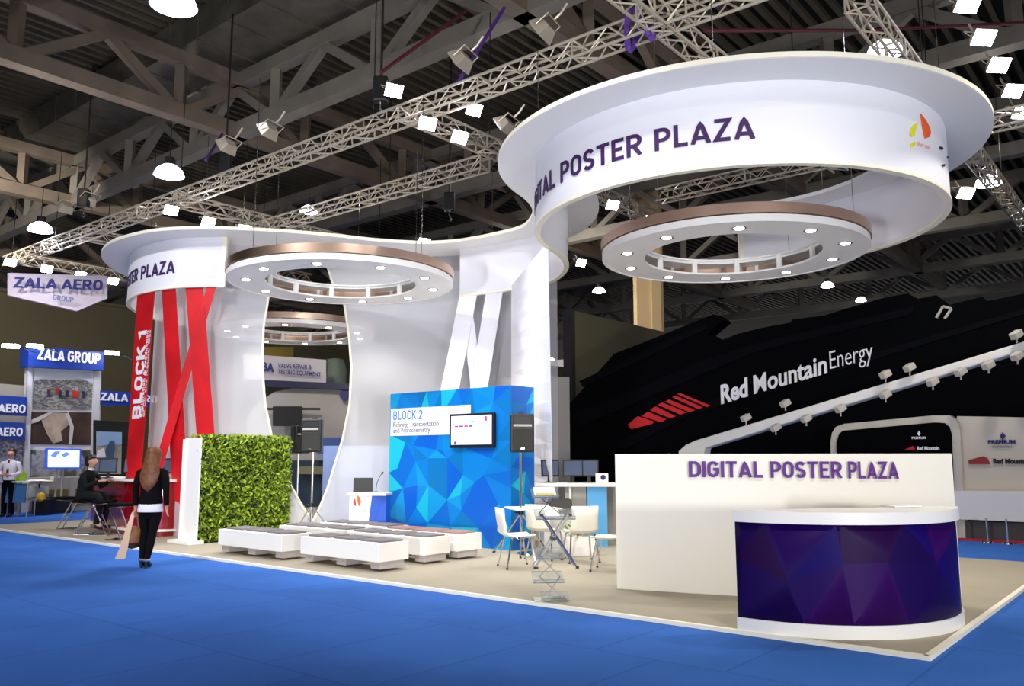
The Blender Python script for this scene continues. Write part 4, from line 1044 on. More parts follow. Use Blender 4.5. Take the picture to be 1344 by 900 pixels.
# ------------------------------------------------------------ CENTRE BACK BOOTH (through the opening)
yk = 27.
t5 = thing('valve_booth', 'grey and white booth with a VALVE REPAIR & TESTING EQUIPMENT fascia seen through the opening', 'exhibition booth', (-7.0, yk, 0), 0)
def rect(x0, y0, x1, y1, d, mat, nm, par, th=.1, y2=None, y3=None):
    q = [atd(x0, y0, d), atd(x1, y2 if y2 is not None else y0, d), atd(x1, y3 if y3 is not None else y1, d), atd(x0, y1, d)]
    return MB().slab(q, th).build(nm, mat, par, True)
fas = rect(320, 464, 428, 497, yk, pm('grey_fascia', (176, 170, 176), .5), 'fascia_board', t5, .15, 472, 502)
def dtext(s, x0, y0, x1, y1, cap, d, mat, bold, par):
    a_ = atd(x0, y0, d); b_ = atd(x1, y1, d); return flat_text('lettering', s, a_, b_, cap, mat, par, Vector((0, -1, 0)), bold, .02, 0, True)
dtext('BA', 344, 486, 360, 488, .26, yk-.16, NAVY, .04, fas); dtext('VALVE REPAIR &', 365, 482, 409, 484.5, .13, yk-.16, NAVY, .01, fas); dtext('TESTING EQUIPMENT', 365, 490, 421, 494, .13, yk-.16, NAVY, .01, fas)
rect(315, 497, 470, 506, yk, pm('navy_band', (18, 22, 62), .5), 'navy_band', t5, .2, 504, 512)
bpnl = [atd(*p_, yk+.3) for p_ in ((325, 690), (325, 545), (345, 524), (360, 514), (385, 509), (470, 511), (470, 690))]
MB().slab(bpnl, .1).build('white_back_wall', GREYP, t5, True)
rect(358, 533, 396, 559, yk-.1, BLACKP, 'wall_screen', t5, .08); rect(345, 535, 420, 538, yk-.05, DARKM, 'mounting_rail', t5, .05)
rect(416, 574, 470, 600, yk-.1, pm('mid_blue_panel', (70, 100, 170), .5), 'blue_panel', t5, .1); rect(345, 604, 430, 690, yk-.3, pm('dark_teal_panel', (18, 44, 62), .5), 'teal_front_panel', t5, .3)
rect(416, 596, 450, 604, yk-.5, pm('pale_grey_shelf', (140, 150, 170), .5), 'display_shelf', t5, .5); rect(392, 612, 440, 622, yk-.6, pm('olive_shelf', (110, 110, 80), .5), 'display_shelf', t5, .4)
wtp = atd(454, 518, yk+.1); MB().lathe([(0, 0), (.2, 0), (.2, .03), (0, .03)], 16, M=Matrix.Translation(wtp) @ Matrix.Rotation(PI/2, 4, 'X')).build('round_emblem', NAVY, t5, True)
t6 = thing('green_tank', 'pale green round-topped tank behind the valve booth fascia', 'tank', atd(440, 520, 29)-UP*0, 0); cz = atd(440, 470, 29)
gt = MB(); q_ = atd(440, 505, 29); gt.lathe([(0, cz.z), (.3, cz.z-.05), (.42, cz.z-.4), (.42, 0), (0, 0)], 20, (cz.x, 29, 0)); gt.build('tank_shell', pm('pale_green_paint', (104, 118, 104), .5), t6, True, smooth=True)
t7 = thing('yellow_banner', 'yellow banner hanging behind the far ring lamp', 'banner', atd(360, 450, 33), 0); rect(325, 455, 385, 470, 33, pm('yellow_banner_cloth', (150, 128, 38), .7), 'banner_cloth', t7, .05); MB().tube([atd(327, 455, 33), atd(327, 300, 33)], .02, 5).build('hanging_wire', DARKM, t7, True)
# ------------------------------------------------------------ LEFT: AERO BOOTH
TA = Vector(at(33, 672, 0)); TA.z = 0; TA = TA
def oz(x, y, off=0): return onplane(x, y, TA+V*-off, U)
t8 = thing('poster_tower', 'tall booth tower with two large photos under a blue ZALA GROUP sign', 'booth tower', TA, 0)
def zpoly(px, off, th, nm, mat, par, fl=()):
    q = [oz(x, y, off) for x, y in px]
    for k in fl: q[k].z = 0
    return MB().slab(q, th).build(nm, mat, par, True)
zpoly([(33, 672), (37, 482), (133, 487), (130, 668)], 0, .25, 'tower_core', pm('booth_white', (225, 228, 232), .5), t8, (0, 3))
sg = zpoly([(37, 481), (38, 454), (136, 462), (136, 486)], .35, .6, 'sign_board', SIGNB, t8)
a_ = oz(48, 471, .37); b_ = oz(131, 478, .37); flat_text('lettering', 'ZALA GROUP', a_, Vector((b_.x, b_.y, a_.z)), .33, SIGNT, sg, -V, .03, .02, 0, True, din=.2)
POS1 = picture('photo_mountains', [(0, (70, 74, 76)), (.42, (110, 112, 108)), (.5, (170, 165, 155)), (.56, (60, 70, 90)), (.68, (150, 140, 122))], 3.5, (1, 1, 2.4))
POS2 = picture('photo_aerial', [(0, (40, 26, 20)), (.45, (92, 72, 56)), (.52, (176, 160, 140)), (.6, (120, 100, 82)), (.8, (48, 34, 26))], 1.3)
p1 = zpoly([(43, 537), (45, 497), (127, 500), (125, 537.5)], .03, .04, 'upper_photo', POS1, t8); zpoly([(44.5, 500), (45, 487), (128, 490), (127.5, 506), (110, 498), (85, 493), (60, 495)], .06, .02, 'photo_sky', pm('pale_sky_print', (222, 228, 238), .5), p1)
for k, (x, y, c) in enumerate(((73, 508, 0), (77, 512, 1), (95, 512, 0), (99, 513, 0), (108, 513, 1), (62, 511, 2), (86, 512, 1))):
    zpoly([(x, y+9), (x, y), (x+4, y), (x+4, y+9)], .07, .01, 'photo_figure', [pm('print_red', (196, 40, 38), .5), pm('print_navy', (36, 40, 74), .5), pm('print_dark', (60, 44, 60), .5)][c], p1)
p2 = zpoly([(40, 583), (41, 540), (123, 541), (121, 584)], .03, .04, 'lower_photo', pm('photo_brown', (62, 44, 34), .5, noise=.5, nscale=2.0), t8)
zpoly([(53, 548), (72, 541), (88, 542), (92, 556), (80, 566), (82, 578), (70, 582), (62, 570)], .06, .01, 'photo_terrain', pm('print_sand', (168, 150, 132), .5, noise=.3, nscale=3), p2)
zpoly([(41, 556), (41, 551), (64, 541), (70, 541), (50, 553)], .07, .01, 'photo_road', pm('print_pale', (196, 188, 184), .5), p2); zpoly([(90, 583), (92, 560), (86, 543), (90, 541), (97, 560), (94, 583)], .07, .01, 'photo_road', MATS['print_pale'], p2)
zpoly([(39, 652), (41, 590), (119, 591), (117, 650)], .03, .04, 'lower_display', picture('display_dark', [(0, (40, 44, 44)), (.4, (92, 94, 84)), (.52, (180, 184, 190)), (.6, (90, 88, 60)), (.8, (30, 34, 34))], 2.0), t8)
zpoly([(118, 670), (124, 487), (132, 488), (128, 670)], .12, .12, 'tower_post', pm('booth_post', (205, 205, 205), .4), t8, (0, 3)); zpoly([(30, 672), (37, 482), (43, 482), (37, 672)], .12, .12, 'tower_post', MATS['booth_post'], t8, (0, 3))
for k, (x, y) in enumerate(((14, 454), (46, 454), (147, 463))):
    L = oz(x, y, .9); q = thing('arm_spotlight', ('leftmost bright arm spotlight beside the ZALA GROUP sign', 'bright arm spotlight on the left corner of the ZALA GROUP sign', 'bright arm spotlight right of the ZALA GROUP sign')[k], 'lamp', L, 0, 'arm spotlights on the aero booth')
    MB().box((0, 0, 0), (.42, .16, .1), .3).build('lamp_head', LENS, q, bevel=.02); MB().tube([(0, .05, .02), (.1, .5, .0), (.25, .8, -.1)], .02, 6).build('lamp_arm', CHROME, q)
# TV
t9 = thing('television', 'lit blue-white television on a two-legged stand below the photo tower', 'television', oz(85, 640, 1.2), 0)
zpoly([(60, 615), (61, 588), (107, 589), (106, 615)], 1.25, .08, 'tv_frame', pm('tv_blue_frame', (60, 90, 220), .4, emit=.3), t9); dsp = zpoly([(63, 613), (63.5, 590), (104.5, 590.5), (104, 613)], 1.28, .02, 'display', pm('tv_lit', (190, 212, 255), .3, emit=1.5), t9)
zpoly([(66, 598), (72, 592), (80, 592), (72, 600)], 1.30, .01, 'screen_shape', pm('tv_shape', (110, 140, 230), .4, emit=.8), dsp); zpoly([(80, 596), (88, 593), (92, 596), (84, 600)], 1.30, .01, 'screen_shape', MATS['tv_shape'], dsp)
for x in (75, 83): p_ = oz(x, 615, 1.2); MB().tube([Vector((p_.x, p_.y, p_.z)), Vector((p_.x, p_.y, .02))], .03, 6).build('stand_leg', GREYP, t9, True)
# drone model on table
t10 = thing('display_table', 'low white display table in front of the photo tower', 'table', oz(60, 660, .9), 0)
zpoly([(36, 652), (36, 638), (64, 638), (64, 652)], 1.0, .5, 'table_body', pm('booth_white2', (205, 205, 208), .5), t10)
q = oz(50, 652, 1.0); MB().box((q.x+.3, q.y+.2, q.z/2+.0), (.9, .4, max(.2, q.z)), .9).build('table_base', BLACKP, t10, True)
dr = thing('drone_model', 'silver winged drone model on the display table', 'model', oz(52, 634, 1.1), .3); MB().lathe([(0, -.35), (.05, -.3), (.07, 0), (.03, .35), (0, .36)], 12, M=Matrix.Translation((0, 0, .05)) @ Matrix.Rotation(PI/2, 4, 'Y')).build('fuselage', ALU, dr, smooth=True); MB().box((0, 0, .06), (.16, .9, .015)).build('wing', ALU, dr); MB().box((.3, 0, .12), (.1, .02, .14)).build('tail_fin', ALU, dr); MB().box((0, 0, -.06), (.04, .04, .12)).build('model_stand', BLACKP, dr)
# side pieces left edge
t11 = thing('side_booth_wall', 'booth wall at the left edge with two blue AERO signs over a crowd photo', 'booth wall', oz(10, 672, 0), 0)
w1 = zpoly([(-60, 672), (-60, 600), (-60, 498), (33, 506), (31, 672)], -.3, .2, 'wall_panel', pm('booth_taupe', (150, 144, 134), .6), t11, (0, 4))
for y0, y1, s_ in ((519, 546, 'ZALA AERO'), (553, 578, 'ZALA AERO')):
    sg = zpoly([(-60, y1-4), (-60, y0-4), (36 if y0 == 519 else 33, y0+2), (36 if y0 == 519 else 33, y1)], .25, .1, 'sign_board', SIGNB, t11)
    a_ = oz(-46, y1-7, .27); b_ = oz(33 if y0 == 519 else 29, y1-7, .27); flat_text('lettering', s_, a_, Vector((b_.x, b_.y, a_.z)), .24, SIGNT, sg, -V, .03, .02, 0, True, din=.2)
zpoly([(-60, 650), (-60, 576), (31, 580), (30, 652)], -.05, .05, 'crowd_photo', picture('photo_crowd', [(0, (70, 74, 96)), (.42, (120, 120, 130)), (.5, (206, 200, 200)), (.58, (92, 100, 140)), (.75, (168, 150, 138))], 6), t11)
t12 = thing('aero_sign', 'blue ZALA AERO sign partly hidden by the red ribbon', 'sign', oz(150, 520, 0)-UP*0, 0)
sg = zpoly([(128, 531), (128, 512), (200, 516), (200, 534)], .1, .15, 'sign_board', SIGNB, t12); a_ = oz(131, 525, .13); b_ = oz(206, 525, .13); flat_text('lettering', 'ZALA AERO', a_, Vector((b_.x, b_.y, a_.z)), .24, SIGNT, sg, -V, .03, .02, 0, True, din=.2)
MB().bar(oz(129, 515, 0), Vector((*oz(129, 515, 0).xy, 0)), .08).build('sign_post', GREYP, t12, True)
t13 = thing('framed_poster', 'dark framed poster of a person under a pale sky, left of the red ribbon', 'poster', oz(143, 660, 0.2)-UP*0, 0)
zpoly([(124, 660), (124, 551), (171, 554), (168, 664)], .2, .1, 'poster_frame', pm('dark_green_frame', (20, 26, 18), .5), t13, (0, 3)); pp = zpoly([(127, 622), (127, 566), (160, 567), (159, 622)], .25, .04, 'poster_print', pm('poster_sand', (176, 168, 150), .5, noise=.25, nscale=3), t13)
zpoly([(127, 585), (127, 566), (160, 567), (160, 583)], .28, .02, 'poster_sky', pm('poster_sky', (150, 180, 214), .5), pp); zpoly([(138, 604), (139, 590), (145, 578), (150, 578), (151, 590), (148, 604)], .31, .02, 'poster_figure', pm('poster_figure', (64, 88, 110), .5), pp)
zpoly([(127, 600), (128, 592), (136, 588), (140, 600)], .31, .02, 'poster_vehicle', WHITE, pp)
# hanging banner
t14 = thing('hanging_banner', 'grey-white pointed ZALA AERO banner hanging from the truss at far left', 'banner', atd(76, 380, 25.5), 0)
bm_ = pm('banner_grey_cloth', (196, 186, 196), .7, noise=.12, nscale=.8)
yb_ = [(10, 358), (141, 362), (141, 391), (101, 408), (10, 387)]
bo = MB().slab([atd(x, y, 25.5+(x-76)*.012) for x, y in yb_], .12).build('banner_cloth', bm_, t14, True)
a_ = atd(17, 377.5, 24.55); b_ = atd(135, 381, 25.95); flat_text('lettering', 'ZALA AERO', a_, b_, .32, NAVY, bo, Vector((0, -1, 0)), .025, .02, .02, True, din=.2); flat_text('lettering', 'GROUP', atd(70, 393, 25.2), atd(97, 397, 25.5), .16, pm('faint_navy_print', (110, 110, 160), .6), bo, Vector((0, -1, 0)), .0, .02, .02, True, din=.16)
for x in (14, 138): p_ = atd(x, 358, 25.5+(x-76)*.012); MB().tube([p_, p_+UP*2.3], .012, 5).build('hanging_wire', DARKM, t14, True)
# barrier & cabinets
t15 = thing('rope_barrier', 'low grey barrier rail with a yellow tag at the left edge', 'barrier', oz(30, 665, 1.5), 0)
MB().bar(oz(-40, 652, 1.6), oz(58, 656, 1.6), .06).build('barrier_rail', GREYP, t15, True)
for x in (-30, 25, 60): p_ = oz(x, 655, 1.6); MB().bar(Vector((p_.x, p_.y, p_.z)), Vector((p_.x, p_.y, .0)), .06 if x != 60 else .35).build('barrier_post', GREYP if x != 60 else BLACKP, t15, True)
p_ = oz(54, 653, 1.65); MB().lathe([(0, -.15), (.12, -.05), (.1, .1), (0, .15)], 10, p_).build('yellow_tag', pm('yellow_tag', (224, 176, 30), .5), t15, True, smooth=True)
p_ = oz(90, 640, .4); t16 = thing('storage_box', 'pale display case with two dull gold doors behind the seated man', 'box', (p_.x, p_.y, 0), .88)
MB().box((0, 0, .5), (2.0, .4, 1.0)).build('case_body', pm('pale_case', (170, 164, 150), .6), t16, bevel=.02); MB().box((-.45, -.21, .42), (.7, .03, .45)).build('case_door', pm('olive_gold', (122, 104, 40), .6), t16); MB().box((.45, -.21, .42), (.7, .03, .45)).build('case_door', MATS['olive_gold'], t16)
# ------------------------------------------------------------ RED COUNTER
rA = at(122, 690, FZ); rB = at(238, 706, FZ); 
cp_ = [Vector((*at(x, y, FZ).xy, 0)) for x, y in ((118, 692), (140, 697), (165, 702), (190, 704), (214, 704), (234, 703))]
cpp = catmull(cp_, 6)
zc_ = atd(170, 628, 17.2).z
t = thing('red_counter', 'glossy dark red bar counter with a white top beside the seated man', 'counter', cp_[2]+UP*FZ, 0)
MB().sweep(cpp, .0, .45, FZ, zc_-.05).build('counter_front', REDG, t, True, smooth=True)
MB().sweep(cpp, -.08, .55, zc_-.05, zc_+.0).build('counter_top', WHITE, t, True, smooth=True)
MB().sweep(cpp, -.06, .0, FZ+.1, FZ+.14).build('foot_rail', WHITE, t, True, smooth=True)
for i, (px, lab) in enumerate(((173, 'grey-screened monitor on the red counter left of the walking woman'), (217, 'monitor on the red counter behind the walking woman'), (141, 'dark monitor on the red counter, second from the seated man'), (125, 'dark monitor nearest to the seated man on the red counter'))):
    o = copy_tree(mo); p_ = atd(px, 628, [17.35, 17.0, 17.9, 18.4][i]); o.location = (p_.x, p_.y, zc_); o.rotation_euler.z = -.1+.1*i; o['label'] = lab; o['group'] = 'monitors on the red counter'; o.scale = (1.0,)*3
# ------------------------------------------------------------ STOOLS
def make_stool():
    t = thing('bar_stool', 'x', 'stool')
    MB().box((0, 0, .66), (.42, .38, .06)).build('seat', BLACKF, t, bevel=.025)
    MB().tube([(-.18, -.15, .64), (.16, -.15, .6), (-.12, -.15, .02), (.2, -.15, .02), (.2, .15, .02), (-.12, .15, .02), (.16, .15, .6), (-.18, .15, .64)], .016, 8).build('leg_frame', CHROME, t, smooth=True)
    MB().tube([(0, -.15, .26), (0, .15, .26)], .012, 8).build('foot_rest', CHROME, t); MB().box((.05, 0, .008), (.36, .34, .012)).build('base_plate', CHROME, t); return t
stl = make_stool(); q = at(108, 701, FZ); man = Vector((q.x, q.y, FZ)); stl.location = man; stl.rotation_euler.z = .3; tag(stl, 'chrome and black stool the man in the dark suit sits on', 'stool', 'bar stools at the red counter')
for px, py, lab, rz in ((86, 694, 'empty chrome and black stool left of the seated man', .1), (134, 702, 'empty chrome and black stool right of the seated man, at the red counter', PI+.2), (158, 709, 'empty chrome and black stool beside the walking woman, at the red counter', PI-.2)):
    o = copy_tree(stl); q = at(px, py, FZ); o.location = (q.x, q.y, FZ); o.rotation_euler.z = rz; o['label'] = lab
# ------------------------------------------------------------ PEOPLE
def skin(name, verts, edges, mat, parent, root=0, sub=2, fat=None):
    me = bpy.data.meshes.new(name); me.from_pydata([v[:3] for v in verts], edges, [])
    o = bpy.data.objects.new(name, me); COL.objects.link(o)
    md = o.modifiers.new('skin', 'SKIN'); md.use_smooth_shade = True; md.branch_smoothing = .6
    if not me.skin_vertices:
        bpy.context.view_layer.objects.active = o
    sv = me.skin_vertices[0].data
    for i, v in enumerate(verts):
        r = v[3] if isinstance(v[3], tuple) else (v[3], v[3]); sv[i].radius = r; sv[i].use_root = (i == root)
    sb = o.modifiers.new('sub', 'SUBSURF'); sb.levels = sb.render_levels = sub
    dg = bpy.context.evaluated_depsgraph_get(); m2 = bpy.data.meshes.new_from_object(o.evaluated_get(dg)); bpy.data.objects.remove(o)
    m2.materials.clear(); m2.materials.append(mat)
    m2.polygons.foreach_set('use_smooth', [True]*len(m2.polygons))
    return mkobj(name, m2, parent)
def chain(vs, es, start, pts):
    k = start
    for p in pts: vs.append(p); es.append((k, len(vs)-1)); k = len(vs)-1
    return k
def hand(vs, es, wrist, p, d, side):
    """palm + five fingers from wrist idx; p wrist pos, d direction (unit), side = thumb direction"""
    p = Vector(p); d = Vector(d).normalized(); side = Vector(side).normalized(); n = d.cross(side)
    pc = p+d*.05; vs.append((*pc, .022)); k = len(vs)-1; es.append((wrist, k)); pe = p+d*.085; vs.append((*pe, .02)); k2 = len(vs)-1; es.append((k, k2))
    for i, l in enumerate((.07, .08, .074, .058)):
        o_ = side*(.027-.018*i); b = pe+d*.012+o_; m_ = b+d*l*.5+n*.006; e_ = b+d*l*.85+n*.025
        chain(vs, es, k2, [(*b, .009), (*m_, .008), (*e_, .007)])
    chain(vs, es, k, [(*(pc+side*.035-d*.01), .010), (*(pc+side*.055+d*.02), .009), (*(pc+side*.058+d*.045+n*.01), .008)])
def head(vs, es, neck, c, fwd, sc=1.0):
    c = Vector(c); f = Vector(fwd).normalized(); r = f.cross(UP)
    k = chain(vs, es, neck, [(*(c-UP*.10*sc+f*.02), .062*sc), (*(c-UP*.035*sc+f*.015), .092*sc), (*(c+UP*.04*sc), .102*sc), (*(c+UP*.10*sc-f*.01), .07*sc)])
    n = len(vs)-3
    vs.append((*(c-UP*.035*sc+f*.12*sc), .014)); es.append((n, len(vs)-1))
    for s_ in (-1, 1): vs.append((*(c-UP*.02*sc+r*s_*.092*sc-f*.01), .014)); es.append((n, len(vs)-1))
def face_parts(c, fwd, parent):
    c = Vector(c); f = Vector(fwd).normalized(); r = f.cross(UP)
    for s_ in (-1, 1): MB().lathe([(0, -.01), (.009, -.006), (.009, .006), (0, .01)], 8, c+f*.088+r*s_*.033+UP*.005).build('eye', pm('eye_dark', (40, 30, 26), .3), parent)
    MB().bar(c+f*.094-UP*.07-r*.02, c+f*.094-UP*.07+r*.02, .01, .01).build('mouth', pm('lip', (170, 90, 84), .5), parent)
# --- walking woman, seen from behind: faces +Y
q = at(193, 744, 0); W = thing('person', 'woman with long auburn hair and black jacket walking away on the blue carpet', 'person', (q.x, q.y, 0), .06)
vs = [(0, 0, .93, .1)]; es = []
sp_ = chain(vs, es, 0, [(0, .0, 1.06, .085), (0, 0, 1.2, .09), (0, 0, 1.33, .085), (0, .0, 1.41, .05)])
nk = chain(vs, es, sp_, [(0, .01, 1.47, .045)])
head(vs, es, nk, (0, .02, 1.60), (0.15, 1, 0), .98)
# legs; heels: ankle .1
for s_, pts in ((-1, [(-.085, 0, .86, .085), (-.075, .05, .5, .056), (-.075, .02, .33, .052), (-.06, -.05, .12, .03), (-.06, .0, .05, .03), (-.06, .09, .03, .028)]), (1, [(.085, 0, .86, .085), (.06, -.03, .5, .056), (.055, -.08, .33, .052), (.04, -.14, .12, .03), (.04, -.09, .05, .03), (.04, .0, .03, .028)])):
    chain(vs, es, 0, pts)
def arm(vs, es, s_, sh, el, wr, r=(.048, .04, .028)):
    k = chain(vs, es, 3, [(*sh, r[0]), (*el, r[1]), (*wr, r[2])]); return k
k = arm(vs, es, -1, (-.185, 0, 1.37), (-.225, -.02, 1.1), (-.225, .03, .87)); hand(vs, es, k, (-.225, .03, .87), (-.1, .1, -1), (.3, 1, 0))
k = arm(vs, es, 1, (.185, 0, 1.37), (.22, -.03, 1.1), (.215, .04, .87)); hand(vs, es, k, (.215, .04, .87), (.05, .1, -1), (-.3, 1, 0))
skin('body', vs, es, SKIN, W)
m = MB().loft([(0, 0, .89, .165, .125), (0, 0, .93, .172, .13), (0, 0, 1.05, .15, .112), (0, 0, 1.18, .155, .115), (0, 0, 1.3, .172, .11), (0, 0, 1.37, .165, .095), (0, 0, 1.41, .12, .08), (0, .01, 1.45, .065, .06)])
for s_ in (-1, 1): m.tube([(s_*.13, 0, 1.39), (s_*.172, 0, 1.35), (s_*.205, -.015, 1.22), (s_*.218, -.025, 1.1), (s_*.216, .03, .88)], [.04, .058, .053, .048, .038], 12)
m.build('jacket', BLACKF, W, smooth=True)
MB().loft([(0, 0, .785, .178, .138), (0, 0, .80, .182, .142), (0, 0, .9, .166, .124), (0, 0, .95, .15, .11)], 28).build('blouse_hem', pm('white_blouse', (232, 230, 240), .8), W, smooth=True)
m = MB().loft([(0, 0, .70, .08, .09), (0, 0, .78, .15, .118), (0, 0, .9, .145, .11), (0, 0, .95, .12, .09)])
for pts in ([(-.078, 0, .84), (-.082, .01, .7), (-.075, .05, .5), (-.075, .02, .33), (-.06, -.05, .1)], [(.078, 0, .84), (.08, -.01, .7), (.06, -.03, .5), (.055, -.08, .33), (.04, -.14, .1)]):
    m.tube(pts, [.085, .084, .06, .056, .036], 14)
m.build('leggings', BLACKF, W, smooth=True)
for x, y in ((-.06, -.05), (.04, -.14)):
    sh = skin('shoe', [(x, y-.01, .14, .042), (x, y+.0, .09, .042), (x, y+.08, .045, .04), (x, y+.16, .03, .032)], [(0, 1), (1, 2), (2, 3)], BLACKP, W)
    MB().tube([(x, y-.02, .1), (x, y-.03, 0.0)], [.028, .014], 8).build('heel', BLACKP, sh); MB().lathe([(.05, .1), (.052, .115), (.05, .13)], 12, (x, y-.01, 0)).build('ankle_strap', CHROME, sh)
HAIR = pm('auburn_hair', (104, 58, 26), .5, noise=.45, nscale=18)
MB().loft([(0, .0, 1.725, .03, .03), (0, 0, 1.71, .075, .085), (0, 0, 1.67, .102, .112), (0, -.005, 1.61, .112, .115), (0, -.03, 1.54, .115, .09), (0, -.07, 1.45, .122, .06), (0, -.105, 1.34, .14, .045), (-.005, -.118, 1.24, .13, .035), (-.01, -.12, 1.17, .10, .028), (-.015, -.115, 1.11, .05, .018), (-.015, -.11, 1.08, .015, .008)]).build('hair', HAIR, W, smooth=True)
# bag held in left hand
B_ = thing('handbag', 'tan and brown handbag with a pale scarf in the walking woman\'s left hand', 'bag', (q.x-.26, q.y+.05, .28), .3)
BT_ = pm('tan_leather', (140, 88, 48), .5, noise=.3, nscale=12)
MB().lathe([(0, -.02), (.09, 0), (.13, .08), (.12, .2), (.08, .28), (.02, .3)], 16, M=Matrix.Scale(.55, 4, (0, 1, 0))).build('bag_body', BT_, B_, smooth=True)
MB().lathe([(0, -.03), (.1, -.005), (.13, .06)], 16, M=Matrix.Scale(.58, 4, (0, 1, 0))).build('bag_bottom', pm('dark_leather', (50, 28, 20), .5), B_, smooth=True)
MB().tube([(-.07, 0, .27), (-.03, 0, .45), (.02, 0, .52), (.05, 0, .45), (.08, 0, .27)], .012, 6).build('handle', BT_, B_, smooth=True)
m = MB(); pp_ = [(.0, -.03, .5), (-.03, -.07, .35), (-.07, -.08, .15), (-.1, -.08, -.02), (-.14, -.08, -.16)]
for i in range(4):
    a_, b_ = Vector(pp_[i]), Vector(pp_[i+1]); w0, w1 = .02+.012*i, .032+.012*i; m.add([a_+Vector((-w0, 0, 0)), a_+Vector((w0, 0, 0)), b_+Vector((w1, 0, 0)), b_+Vector((-w1, 0, 0)), a_+Vector((-w0, .012, 0)), a_+Vector((w0, .012, 0)), b_+Vector((w1, .012, 0)), b_+Vector((-w1, .012, 0))], [(0, 1, 2, 3), (7, 6, 5, 4), (0, 4, 5, 1), (1, 5, 6, 2), (2, 6, 7, 3), (3, 7, 4, 0)])
m.build('scarf', pm('pale_scarf', (222, 190, 160), .8), B_, smooth=True)
# --- seated man facing right (+X)
Mn = thing('person', 'man in a dark suit sitting on a stool at the red counter, facing right', 'person', (man.x, man.y, FZ), -.15)
sh_ = .69
vs = [(0, 0, sh_+.1, .12)]; es = []
s3 = chain(vs, es, 0, [(.0, 0, sh_+.25, .11), (.03, 0, sh_+.4, .11), (.06, 0, sh_+.48, .09), (.08, 0, sh_+.56, .05)]); nk = chain(vs, es, s3, [(.09, 0, sh_+.64, .052)])
hc = (.11, 0, sh_+.77); head(vs, es, nk, hc, (1, -.1, 0), 1.0)
for s_ in (-1, 1): chain(vs, es, 0, [(.06, s_*.1, sh_+.09, .085), (.4, s_*.12, sh_+.06, .06), (.42, s_*.12, sh_-.15, .05), (.36, s_*.12, sh_-.45, .036), (.4, s_*.12, sh_-.5, .036), (.5, s_*.12, sh_-.53, .03)])
for s_ in (-1, 1):
    k = chain(vs, es, 3, [(.06, s_*.15, sh_+.47, .035), (.18, s_*.24, sh_+.26, .036), (.42, s_*.16, sh_+.38, .03)]); hand(vs, es, k, (.42, s_*.16, sh_+.38), (1, -s_*.2, 0), (0, -s_, .4))
skin('body', vs, es, SKIN, Mn); face_parts(Vector(hc), (1, -.1, 0), Mn)
SUIT = pm('charcoal_suit', (20, 22, 24), .85, spec=.2)
m = MB().loft([(-.02, 0, sh_+.02, .15, .19), (0, 0, sh_+.12, .145, .18), (.0, 0, sh_+.25, .135, .175), (.02, 0, sh_+.4, .135, .19), (.05, 0, sh_+.51, .115, .185), (.07, 0, sh_+.56, .085, .12), (.085, 0, sh_+.61, .055, .06)])
for s_ in (-1, 1): m.tube([(.06, s_*.14, sh_+.52), (.07, s_*.195, sh_+.48), (.13, s_*.235, sh_+.36), (.18, s_*.245, sh_+.26), (.29, s_*.21, sh_+.31), (.4, s_*.165, sh_+.375)], [.045, .064, .058, .054, .05, .042], 12)
m.build('jacket', SUIT, Mn, smooth=True)
m = MB()
for s_ in (-1, 1): m.tube([(-.05, s_*.08, sh_+.1), (.08, s_*.1, sh_+.09), (.36, s_*.12, sh_+.075), (.44, s_*.12, sh_+.0), (.42, s_*.12, sh_-.2), (.37, s_*.12, sh_-.47)], [.09, .1, .078, .075, .062, .055], 14)
m.build('trousers', SUIT, Mn, smooth=True)
for s_ in (-1, 1): skin('shoe', [(.34, s_*.12, sh_-.5, .045), (.42, s_*.12, sh_-.535, .045), (.54, s_*.12, sh_-.55, .036)], [(0, 1), (1, 2)], BLACKP, Mn)
MB().loft([(.09, 0, sh_+.915, .03, .03), (.088, 0, sh_+.90, .075, .07), (.085, 0, sh_+.86, .108, .1), (.075, 0, sh_+.82, .105, .104), (.055, 0, sh_+.77, .085, .1), (.04, 0, sh_+.71, .062, .082), (.04, 0, sh_+.67, .04, .06)]).build('hair', pm('black_hair', (22, 18, 18), .5), Mn, smooth=True)
MB().loft([(.1, 0, sh_+.585, .06, .066), (.1, 0, sh_+.63, .056, .062)]).build('shirt_collar', pm('white_shirt', (226, 222, 236), .8), Mn, smooth=True)
# --- standing man at left booth, facing camera
q = oz(9, 672, 1.7); St = thing('person', 'man in white shirt and dark red tie standing at the left edge', 'person', (q.x, q.y, 0), 0)
vs = [(0, 0, .98, .1)]; es = []
s3 = chain(vs, es, 0, [(0, 0, 1.12, .1), (0, 0, 1.3, .1), (0, 0, 1.4, .09), (0, 0, 1.48, .055)]); nk = chain(vs, es, s3, [(0, 0, 1.55, .052)]); hc = (0, -.01, 1.68); head(vs, es, nk, hc, (.1, -1, 0), 1.0)
for s_ in (-1, 1): chain(vs, es, 0, [(s_*.09, 0, .88, .09), (s_*.1, -.01, .5, .062), (s_*.1, .01, .3, .055), (s_*.1, .03, .1, .038), (s_*.1, -.03, .05, .036), (s_*.1, -.12, .035, .03)])
for s_ in (-1, 1):
    k = chain(vs, es, 3, [(s_*.17, 0, 1.38, .04), (s_*.27, .01, 1.17, .042), (s_*.1, -.2, 1.1, .03)]); hand(vs, es, k, (s_*.1, -.2, 1.1), (-s_, -.15, 0), (0, 0, 1))
skin('body', vs, es, SKIN, St); face_parts(Vector(hc), (.1, -1, 0), St)
SHIRT = pm('white_shirt', (226, 222, 236), .8)
m = MB().loft([(0, 0, .97, .165, .12), (0, 0, 1.12, .16, .115), (0, 0, 1.28, .175, .118), (0, 0, 1.4, .185, .105), (0, 0, 1.46, .14, .085), (0, 0, 1.53, .06, .06)])
